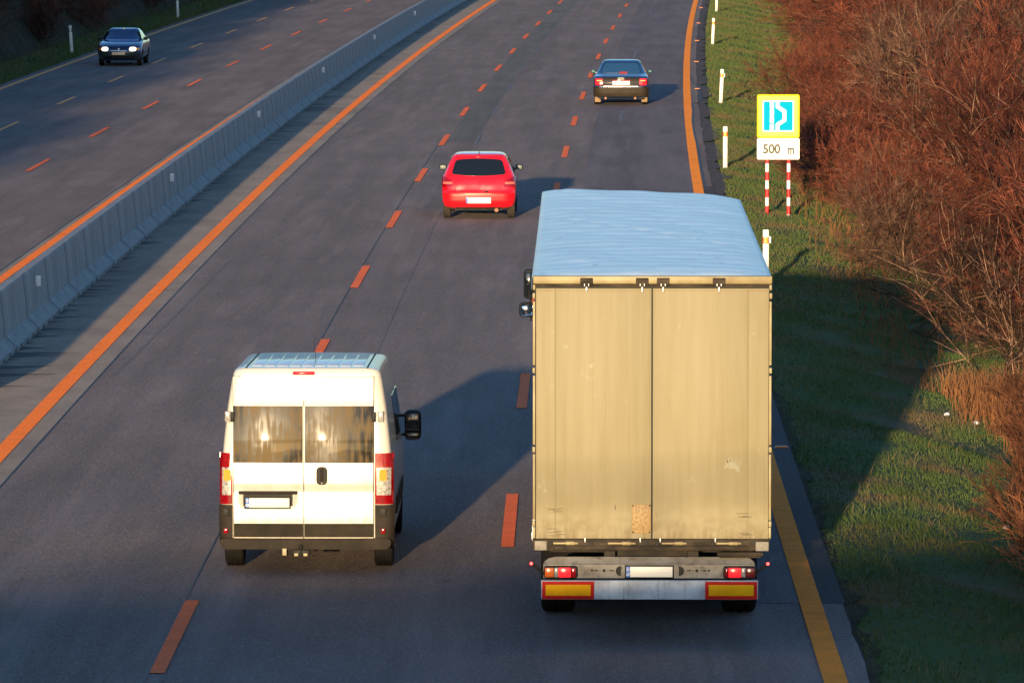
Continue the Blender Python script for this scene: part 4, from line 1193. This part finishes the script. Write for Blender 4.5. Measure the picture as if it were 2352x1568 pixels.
    for s in (-1, 1):
        x0, x1 = (-1.178, -.617) if s < 0 else (.580, 1.140)
        mp_ = B('marker_board', M_MRED, t, (((x0 + x1) / 2, -.174, .634), (x1 - x0, .006, .192), .002), label='red board with a yellow centre')
        B('yellow_field', M_MYEL, mp_, (((x0 + x1) / 2, -.1785, .636), (x1 - x0 - .075, .004, .118), .001))
        bm = bmesh.new(); p0, p1 = (s * 1.13 - .02, -.09, .80), (s * 1.275 - .02, -.12, .915)
        tube(bm, p0, p1, .018, .014, 8); st = finish(bm, 'lamp_stalk', M_BLACK, t)
        bm = bmesh.new(); bmesh.ops.create_uvsphere(bm, u_segments=14, v_segments=8, radius=.030, matrix=Matrix.Translation((p1[0], -.13, .92)))
        finish(bm, 'side_lamp', M_BLACK, st)
        bm = bmesh.new(); tube(bm, (p1[0], -.155, .922), (p1[0], -.168, .922), .017, .012, 12)
        finish(bm, 'lamp_lens', mat('glowing_red', (.8, .02, .02), emit=((1, .03, .03), 5.0)), st)
    B('spray_flap', M_RUB, t, ((-.02, 1.95, .56), (2.30, .02, .62), .005))
    for y in (3.0, 4.31, 5.62):
        for s in (-1, 1): wheel(t, s * 1.02, y, .50, .385, side=s)
    # left lower edge: curtain straps and buckles
    bm = bmesh.new()
    for k in range(20):
        y = .3 + k * .62
        box(bm, (-1.275, y, 1.22), (.03, .05, .22), .004); box(bm, (-1.285, y, 1.17), (.03, .07, .09), .008)
        box(bm, (1.275, y, 1.22), (.03, .05, .22), .004); box(bm, (1.285, y, 1.17), (.03, .07, .09), .008)
    finish(bm, 'curtain_buckle', M_GALV, t)
    B('side_guard', M_BAR, t, ((-1.2, 8.6, .75), (.04, 3.6, .14), .01), ((1.2, 8.6, .75), (.04, 3.6, .14), .01))
    # tractor unit
    sh = Shell([(.45, 1.15, 15.5, 18.2), (.6, 1.22, 15.45, 18.35), (1.1, 1.24, 15.4, 18.4), (1.9, 1.24, 15.4, 18.36), (3.0, 1.20, 15.45, 18.0), (3.6, 1.12, 15.6, 17.6), (3.75, 1.0, 15.8, 17.3)], rr=.1, rf=.2)
    M_CAB = mat('cab_paint', (.5, .5, .48), rough=.3, coat=.5)
    cb = finish(sh.mesh(2, 20, 6), 'cab', M_CAB, t, 40)
    pp('windscreen', M_GLASS, cb, sh, 'front', -1.05, 1.05, 1.95, 2.85, off=.006)
    B('tractor_chassis', M_UNDER, t, ((0, 14.6, .85), (.9, 6.4, .3), .02))
    for y, w_ in ((13.4, .55), (17.2, .32)):
        for s in (-1, 1): wheel(t, s * 1.0, y, .50, w_, side=s)
    for s in (-1, 1):
        k = 1 if s < 0 else .92
        hb = B('mirror', M_BLACK, t, ((s * 1.475 * k, 15.75, 2.755), (.16, .13, .40), .05), ((s * 1.515 * k, 15.70, 2.415), (.20, .12, .20), .045), label='door mirror of the cab')
        M_MIR2 = mat('sky_mirror', (.45, .5, .55), rough=.08, metal=1)
        B('mirror_glass', M_MIR, hb, ((s * 1.475 * k, 15.681, 2.755), (.12, .006, .33), .02)) if False else B('mirror_glass', M_GLASS, hb, ((s * 1.475 * k, 15.681, 2.755), (.12, .006, .33), .02))
        B('wide_angle_glass', M_MIR2, hb, ((s * 1.515 * k, 15.636, 2.415), (.165, .008, .155), .03))
        bm = bmesh.new()
        for a, b in (((s * 1.18, 15.8, 2.95), (s * 1.46 * k, 15.8, 2.93)), ((s * 1.18, 15.8, 2.2), (s * 1.46 * k, 15.8, 2.3)), ((s * 1.46 * k, 15.8, 2.93), (s * 1.46 * k, 15.8, 2.25))): tube(bm, a, b, .014, n=8)
        finish(bm, 'mirror_arm', M_BLACK, hb)
    return t

# ------------------------------------------------------------------ cars
def mirrors(c, x, y, z, w, h, body, gl, dx=.12):
    for s in (-1, 1):
        m_ = B('mirror', body, c, ((s * (x + w / 2), y, z), (w, .11, h), .035), ((s * (x - .02), y + .03, z - h * .28), (dx, .05, .035), .01))
        B('mirror_glass', gl, m_, ((s * (x + w / 2), y - .056, z), (w * .8, .008, h * .74), .02))
M_MIRS = mat('bright_mirror', (.16, .20, .19), rough=.35, spec=.3)
def build_red(loc, rz):
    c = thing('hatchback_car', 'small bright red hatchback seen from behind in the middle lane', 'car', loc, rz)
    RED = mat('red_car_paint', (.78, .004, .012), rough=.28, coat=1.0)
    sh = Shell([(.24, .72, .16, 3.60), (.29, .79, .06, 3.68), (.40, .83, .01, 3.74), (.55, .845, 0, 3.75), (.60, .845, .0, 3.74), (.64, .846, .035, 3.72), (.80, .845, .07, 3.60), (.90, .832, .11, 3.35), (.97, .815, .15, 2.95),
                (1.02, .795, .18, 2.85), (1.20, .72, .32, 2.40), (1.36, .64, .46, 2.02), (1.425, .600, .50, 1.88), (1.455, .565, .56, 1.80), (1.475, .50, .68, 1.68), (1.485, .38, .85, 1.5)], rr=.22, rf=.42, br=.05, bf=.16)
    body = finish(sh.mesh(3, 26, 10), 'body', RED, c, 40)
    cut(body, arches((-.80, .80), (.62, 3.08), .345, .34))
    pp('hatch_seam', M_BLACK, c, sh, 'rear', lambda t: -.50 - .20 * min(1, t * 1.2) if t < .75 else -.70 + (t - .75) * .42, lambda t: .50 + .20 * min(1, t * 1.2) if t < .75 else .70 - (t - .75) * .42, .615, 1.425, off=.004, na=16, nz=16)
    def hd(x, z):
        return (.004 * math.sin(9 * x + 3) * math.sin(14 * z) + .003 * math.sin(23 * x - 9 * z)) * max(0, min(1, (.97 - z) / .1))
    hatch = pp('tailgate', RED, c, sh, 'rear', lambda t: -.492 - .20 * min(1, t * 1.2) if t < .75 else -.692 + (t - .75) * .42, lambda t: .492 + .20 * min(1, t * 1.2) if t < .75 else .692 - (t - .75) * .42, .625, 1.415, off=.010, na=20, nz=24, back=.012, disp=hd)
    wn_ = pp('rear_window', M_GLASS, hatch, sh, 'rear', lambda t: -.625 + .10 * t, lambda t: .625 - .10 * t, lambda s: 1.015 - .035 * (1 - (2 * s - 1) ** 2), lambda s: 1.335 + .03 * (1 - (2 * s - 1) ** 2), off=.015, na=18, nz=10, rnd=.05)
    B('wiper', M_BLACK, hatch, ((.10, .155, 1.00), (.05, .03, .03), .01))
    for s in (-1, 1):
        tl = pp('tail_light', M_LRED, c, sh, 'rear', lambda t: s * (.56 + .06 * t), s * .83, .735, lambda q: .90 + .08 * q, off=.014, na=12, nz=8, back=.03, rnd=.02)
        pp('turn_signal', mat('pink_lens', (.75, .16, .12), rough=.15, coat=.6), tl, sh, 'rear', s * .60, s * .80, .80, .845, off=.020, na=6, nz=3)
    B('bumper_crease', RED, c, ((0, .03, .585), (1.25, .05, .025), .010))
    pp('number_plate', M_PLATEW, c, sh, 'rear', -.245, .28, .375, .505, off=.014, na=8, nz=3)
    pp('country_band', M_BLUEB, c.children[-1], sh, 'rear', -.285, -.247, .375, .505, off=.014, na=2, nz=2)
    B('underbody', M_UNDER, c, ((0, 1.9, .30), (1.35, 3.4, .14), .02), ((0, .3, .23), (1.1, .2, .06), .01))
    bm = bmesh.new(); tube(bm, (.41, .02, .215), (.41, .3, .215), .040, n=14, cap=False); tube(bm, (.41, .02, .215), (.41, .05, .215), .046, .046, 14); finish(bm, 'exhaust_pipe', mat('rusty_exhaust', (.25, .10, .05), rough=.6), c)
    for s in (-1, 1):
        for y in (.62, 3.08): wheel(c, s * .735, y, .295, .175, dusty=True, side=s)
        f_ = 'right' if s > 0 else 'left'
        pp('side_window', M_GLASS, c, sh, f_, .95, lambda t: 2.75 - .75 * t, 1.0, 1.36, off=.005, na=8, nz=5)
    mirrors(c, .80, 2.45, 1.07, .17, .125, M_BLACK, M_MIRS)
    bm = bmesh.new(); tube(bm, (0, .72, 1.47), (0, .60, 1.53), .012, .006, 8); finish(bm, 'antenna', M_BLACK, c)
    B('brake_light', M_LRED, c, ((0, .475, 1.405), (.20, .03, .018), .006))
    pp('windscreen', M_GLASS, c, sh, 'front', lambda t: -.74 + .14 * t, lambda t: .74 - .14 * t, 1.03, 1.38, off=.005)
    pp('rubber_trim', M_BLACK, c, sh, 'rear', -.52, .52, .245, .27, off=.01, na=8, nz=2)
    return c
SED = [(.22, .74, .16, 4.36), (.28, .82, .06, 4.46), (.40, .87, .01, 4.53), (.55, .888, 0, 4.55), (.62, .888, .0, 4.53), (.66, .888, .05, 4.50), (.78, .888, .06, 4.38), (.86, .882, .08, 4.15), (.905, .868, .10, 3.95), (.93, .855, .14, 3.75), (.97, .83, .48, 3.35),
       (1.00, .80, .66, 3.20), (1.12, .745, .95, 2.92), (1.26, .675, 1.28, 2.62), (1.36, .61, 1.52, 2.42), (1.395, .57, 1.62, 2.34), (1.415, .50, 1.76, 2.2), (1.425, .38, 1.9, 2.1)]
def build_saloon(loc, rz):
    c = thing('saloon_car', 'dark blue-black saloon with lit red tail lights seen from behind in the right lane', 'car', loc, rz)
    PN = mat('dark_blue_car_paint', (.022, .055, .125), rough=.35, coat=1.0, metal=.7)
    sh = Shell(SED, rr=.20, rf=.42, br=.05, bf=.15)
    body = finish(sh.mesh(3, 26, 12), 'body', PN, c, 40)
    cut(body, arches((-.83, .83), (.95, 3.62), .36, .34))
    BM_ = mat('dusty_dark_bumper', (.034, .025, .017), spec=.2, rough=.6, coat=.05, var=.25, vscale=3)
    pp('bumper', BM_, c, sh, 'rear', -.885, .885, .30, .595, off=.016, na=24, nz=10, back=.03)
    pp('boot_seam', M_BLACK, c, sh, 'rear', -.62, .62, .64, .905, off=.003, na=12, nz=5)
    bt = pp('boot_lid', mat('dusty_dark_boot', (.012, .010, .011), spec=.2, rough=.5, coat=.08), c, sh, 'rear', -.612, .612, .648, .90, off=.009, na=14, nz=8)
    pp('chrome_strip', mat('dull_chrome', (.32, .31, .31), rough=.35, metal=.6), bt, sh, 'rear', -.56, .56, .602, .648, off=.024, na=12, nz=3, back=.02)
    pp('rear_window', mat('painted_sky_glass', (.02, .07, .13), rough=.06, spec=1.0, coat=1.0), c, sh, 'rear', lambda t: -.63 + .12 * t, lambda t: .63 - .12 * t, 1.02, 1.315, off=.006, na=16, nz=8, rnd=.03)  # blue base colour stands in for the reflected sky
    pp('brake_light', mat('dull_red_lens', (.45, .05, .04), rough=.3), c, sh, 'rear', -.06, .20, 1.01, 1.06, off=.012, na=4, nz=2)
    for s in (-1, 1):
        tl = pp('tail_light', M_LREDG, c, sh, 'rear', s * .595, s * .83, .655, .865, off=.014, na=12, nz=6, back=.03, rnd=.03, label='lit red tail light')
        pp('lens_strip', mat('orange_lens', (.9, .35, .08), rough=.2, emit=((1, .35, .1), .5)), tl, sh, 'rear', s * .62, s * .78, .785, .815, off=.019, na=4, nz=2)
        B('mud_flap', mat('sandy_mud_flap', (.26, .17, .10), rough=.8, var=.2), c, ((s * .76, .62, .17), (.19, .02, .17), .01))
        bm = bmesh.new(); tube(bm, (s * .48 - .02, .03, .235), (s * .48 - .02, .3, .235), .042, .042, 12); finish(bm, 'exhaust_pipe', mat('rusty_exhaust', (.45, .2, .08)), c)
        for y in (.95, 3.62): wheel(c, s * .775, y, .315, .20, dusty=False, side=s)
        f_ = 'right' if s > 0 else 'left'
        pp('side_window', M_GLASS, c, sh, f_, lambda t: 1.15 + .45 * t, lambda t: 3.05 - .6 * t, 1.0, 1.33, off=.005, na=8, nz=5)
    pl = pp('number_plate', M_PLATEW, c, sh, 'rear', -.24, .285, .672, .785, off=.020, na=6, nz=3, back=.015)
    pp('country_band', M_BLUEB, pl, sh, 'rear', -.285, -.242, .672, .785, off=.020, na=2, nz=2, back=.015)
    B('plate_lamp_strip', M_LRED, c, ((0, .055, .815), (.62, .02, .035), .008))
    bm = bmesh.new()
    for k in range(4):
        a0_ = -.072 + k * .048
        r = bmesh.ops.create_circle(bm, segments=16, radius=.030, matrix=Matrix.Translation((a0_, .052, .868)) @ Matrix.Rotation(R(90), 4, 'X'))
        bmesh.ops.extrude_edge_only(bm, edges=list({e for v in r['verts'] for e in v.link_edges}))
    bm.free()
    bm = bmesh.new()
    for k in range(4):
        n_ = 16
        for i in range(n_):
            a, b = 2 * math.pi * i / n_, 2 * math.pi * (i + 1) / n_
            cx = -.072 + k * .048
            q = [bm.verts.new((cx + r_ * math.cos(u), .058, .868 + r_ * math.sin(u))) for r_, u in ((.031, a), (.031, b), (.024, b), (.024, a))]
            bm.faces.new(q)
    finish(bm, 'badge', M_CHROME, c, 0)
    B('underbody', M_UNDER, c, ((0, 2.2, .28), (1.45, 4.1, .14), .02), ((0, .25, .25), (1.2, .2, .06), .01))
    mirrors(c, .85, 2.75, 1.00, .17, .12, mat('black_mirror_shell', (.01, .015, .02), rough=.2, coat=.8), mat('teal_mirror', (.03, .12, .13), rough=.35, spec=.3))
    pp('windscreen', M_GLASS, c, sh, 'front', lambda t: -.74 + .14 * t, lambda t: .74 - .14 * t, 1.01, 1.36, off=.005)
    return c
def seated_person(name, label, loc, shirt, par=None):
    """seated figure grown as one skinned body from a jointed skeleton"""
    J = {'pelvis': (0, 0, 0), 'waist': (0, -.03, .16), 'chest': (0, -.06, .34), 'neck': (0, -.05, .50), 'headb': (0, -.02, .58), 'headc': (0, -.01, .68), 'headt': (0, -.01, .76),
         'sL': (-.18, -.05, .44), 'eL': (-.25, .12, .26), 'wL': (-.17, .34, .32), 'hL': (-.15, .42, .35), 'sR': (.18, -.05, .44), 'eR': (.25, .12, .26), 'wR': (.17, .34, .32), 'hR': (.15, .42, .35),
         'tL': (-.10, .05, -.02), 'kL': (-.14, .42, .06), 'aL': (-.13, .62, -.28), 'fL': (-.13, .78, -.32), 'tR': (.10, .05, -.02), 'kR': (.14, .42, .06), 'aR': (.13, .62, -.28), 'fR': (.13, .78, -.32)}
    Rd = {'pelvis': .15, 'waist': .13, 'chest': .15, 'neck': .055, 'headb': .075, 'headc': .095, 'headt': .07, 'sL': .06, 'eL': .045, 'wL': .03, 'hL': .035, 'sR': .06, 'eR': .045, 'wR': .03, 'hR': .035,
          'tL': .085, 'kL': .06, 'aL': .04, 'fL': .035, 'tR': .085, 'kR': .06, 'aR': .04, 'fR': .035}
    E = [('pelvis', 'waist'), ('waist', 'chest'), ('chest', 'neck'), ('neck', 'headb'), ('headb', 'headc'), ('headc', 'headt'), ('chest', 'sL'), ('sL', 'eL'), ('eL', 'wL'), ('wL', 'hL'), ('chest', 'sR'), ('sR', 'eR'), ('eR', 'wR'), ('wR', 'hR'),
         ('pelvis', 'tL'), ('tL', 'kL'), ('kL', 'aL'), ('aL', 'fL'), ('pelvis', 'tR'), ('tR', 'kR'), ('kR', 'aR'), ('aR', 'fR')]
    K = list(J); me = bpy.data.meshes.new('sk'); me.from_pydata([J[k] for k in K], [(K.index(a), K.index(b)) for a, b in E], [])
    o = bpy.data.objects.new(name, me); C.objects.link(o)
    sk = o.modifiers.new('skin', 'SKIN'); sk.use_smooth_shade = True
    for i, k in enumerate(K): me.skin_vertices[0].data[i].radius = (Rd[k], Rd[k]); me.skin_vertices[0].data[i].use_root = (k == 'pelvis')
    su = o.modifiers.new('sub', 'SUBSURF'); su.levels = 1
    bpy.context.view_layer.update()
    m2 = bpy.data.meshes.new_from_object(o.evaluated_get(bpy.context.evaluated_depsgraph_get()))
    o.modifiers.clear(); o.data = m2
    skin = mat('skin', (.62, .34, .24), rough=.6)
    m2.materials.clear(); m2.materials.append(shirt); m2.materials.append(skin)
    for p in m2.polygons:
        c_ = p.center; p.material_index = 1 if (c_.z > .52 or (c_.y > .33 and c_.z > .28)) else 0
        p.use_smooth = True
    bm = bmesh.new(); bmesh.ops.create_uvsphere(bm, u_segments=14, v_segments=10, radius=.102, matrix=Matrix.Translation((0, -.025, .715)))
    for v in list(bm.verts):
        if v.co.z < .69 and v.co.y > -.06: bm.verts.remove(v)
    finish(bm, 'hair', mat('dark_hair', (.03, .02, .015), rough=.8), o)
    o.location = loc; tag(o, label, 'person')
    return o
def build_oncoming(loc, rz):
    c = thing('oncoming_car', 'dark blue saloon coming towards the camera with its headlights on', 'car', loc, rz)
    PB = mat('blue_car_paint', (.02, .06, .17), rough=.35, coat=1.0, metal=.7)
    # y = 0 at the boot, the nose at 4.3 points away from the local origin
    rows = [(z * .975, w * .945, yr, yf * .955) for z, w, yr, yf in SED]
    sh = Shell(rows, rr=.22, rf=.34, br=.05, bf=.16)
    body = finish(sh.mesh(3, 26, 12), 'body', PB, c, 40)
    inner = Shell([(.80, .74, 1.1, 2.95), (.98, .70, 1.1, 2.85), (1.15, .63, 1.2, 2.62), (1.30, .54, 1.5, 2.3), (1.335, .50, 1.6, 2.25)], rr=.1, rf=.1)
    op = patch(sh, 'front', lambda t: -.66 + .12 * t, lambda t: .66 - .12 * t, 1.0, 1.31, off=.05, na=10, nz=6, back=.45)
    cut(body, arches((-.78, .78), (.92, 3.45), .35, .34) + [inner.mesh(2, 14, 6), op])
    ws = mat('windscreen_glass', (.75, .85, 1.0), rough=.03, trans=1.0, spec=.6)
    nt = ws.node_tree
    tr = nt.nodes.new('ShaderNodeBsdfTransparent'); gl = nt.nodes.new('ShaderNodeBsdfGlossy'); mx = nt.nodes.new('ShaderNodeMixShader'); mx.inputs[0].default_value = .13
    tr.inputs[0].default_value = (.6, .7, .85, 1); gl.inputs['Roughness'].default_value = .05
    nt.links.new(tr.outputs[0], mx.inputs[1]); nt.links.new(gl.outputs[0], mx.inputs[2]); nt.links.new(mx.outputs[0], nt.nodes['Material Output'].inputs[0])
    pp('windscreen', ws, c, sh, 'front', lambda t: -.665 + .12 * t, lambda t: .665 - .12 * t, .995, 1.315, off=.008, na=12, nz=6, back=.006)
    pp('bonnet_seam', M_BLACK, c, sh, 'front', -.60, .60, .70, .708, off=.004, na=10, nz=1)
    gr = pp('grille', M_BLACK, c, sh, 'front', -.30, .30, .60, .70, off=.008, na=10, nz=3)
    pp('grille_frame', M_CHROME, gr, sh, 'front', -.31, .31, .585, .60, off=.018, na=10, nz=1, back=.02)
    bm = bmesh.new()
    patch(sh, 'front', -.012, .012, .60, .70, off=.02, na=1, nz=2, back=.02, bm=bm)
    for k in (1, 2): patch(sh, 'front', -.30, .30, .60 + .033 * k, .604 + .033 * k, off=.014, na=8, nz=1, back=.01, bm=bm)
    finish(bm, 'grille_bar', M_CHROME, gr)
    for s in (-1, 1):
        hl_ = pp('headlight', M_HEAD, c, sh, 'front', s * .40, s * .65, .575, .72, off=.014, na=10, nz=7, back=.03, rnd=.06, label='lit headlight')
        pp('turn_signal', M_LAMB, c, sh, 'front', s * .66, s * .765, .60, .70, off=.012, na=6, nz=5, back=.03, rnd=.03)
        f_ = 'right' if s > 0 else 'left'
        pp('side_window', M_GLASS, c, sh, f_, lambda t: 1.1 + .45 * t, lambda t: 2.85 - .6 * t, .99, 1.29, off=.005, na=8, nz=5)
        for y in (.92, 3.45): wheel(c, s * .725, y, .295, .18, side=s)
        B('sun_visor', mat('grey_visor', (.5, .5, .48), rough=.8), c, ((s * .27, 2.18, 1.26), (.30, .02, .09), .01, Matrix.Rotation(R(25), 3, 'X')))
        B('mirror', M_BLACK, c, ((s * .875, 2.62, 1.0), (.17, .12, .12), .035), ((s * .80, 2.6, .97), (.10, .05, .035), .01))
        sd_ = B('front_seat', mat('seat_fabric', (.03, .03, .04), rough=.9), c, ((s * .34, 1.62, .92), (.46, .14, .60), .05), ((s * .34, 1.60, 1.22), (.24, .1, .12), .03))
    pl = pp('number_plate', mat('warm_plate', (.85, .62, .40), rough=.4), c, sh, 'front', -.25, .25, .435, .54, off=.012, na=6, nz=3)
    pp('air_intake', M_BLACK, c, sh, 'front', -.55, .55, .30, .39, off=.006, na=10, nz=2)
    pp('front_bumper', mat('green_black_bumper', (.015, .03, .028), rough=.35, coat=.5), c, sh, 'front', -.80, .80, .29, .565, off=.004, na=20, nz=6)
    B('badge', M_CHROME, c, ((0, 4.33, .645), (.08, .02, .05), .01))
    B('antenna_base', mat('pale_badge', (.7, .65, .6)), c, ((-.02, 2.30, 1.375), (.10, .05, .03), .01))
    B('underbody', M_UNDER, c, ((0, 2.1, .27), (1.35, 3.9, .13), .02))
    return c
M_MIR = mat('mirror_glass', (.02, .025, .03), rough=.05, spec=.8)

build_truck((1.505, 64.5, 0.004), -R(.75))
build_van((-2.44, 70.9, 0), -R(.6))
yr_ = 137.1
build_red((-.765, yr_, 0), -heading(D1, yr_))
build_saloon((3.54, 195.2, .004), -heading(D2, 195))
hY = 229.5
ang = R(180) - heading(CL, hY)
ox, oy = -14.95, hY - .75
# local origin is the boot: move it back along the heading so that the nose stands at (ox, oy)
dvec = Vector((-math.sin(ang), math.cos(ang)))
car = build_oncoming((ox - dvec.x * 4.1, oy - dvec.y * 4.1, 0), ang)
M_SH1 = mat('dark_shirt', (.04, .04, .06), rough=.8); M_SH2 = mat('red_shirt', (.45, .10, .10), rough=.8)
Mw = Matrix.Translation((ox - dvec.x * 4.1, oy - dvec.y * 4.1, 0)) @ Matrix.Rotation(ang, 4, 'Z')
for s, sm, lb in ((-1, M_SH2, 'person in a reddish top at the wheel behind the windscreen of the blue car'), (1, M_SH1, 'person in a dark top in the passenger seat of the blue car')):
    p = seated_person('person', lb, (0, 0, 0), sm)
    p.matrix_world = Mw @ Matrix.Translation((s * .34, 1.80, .48))
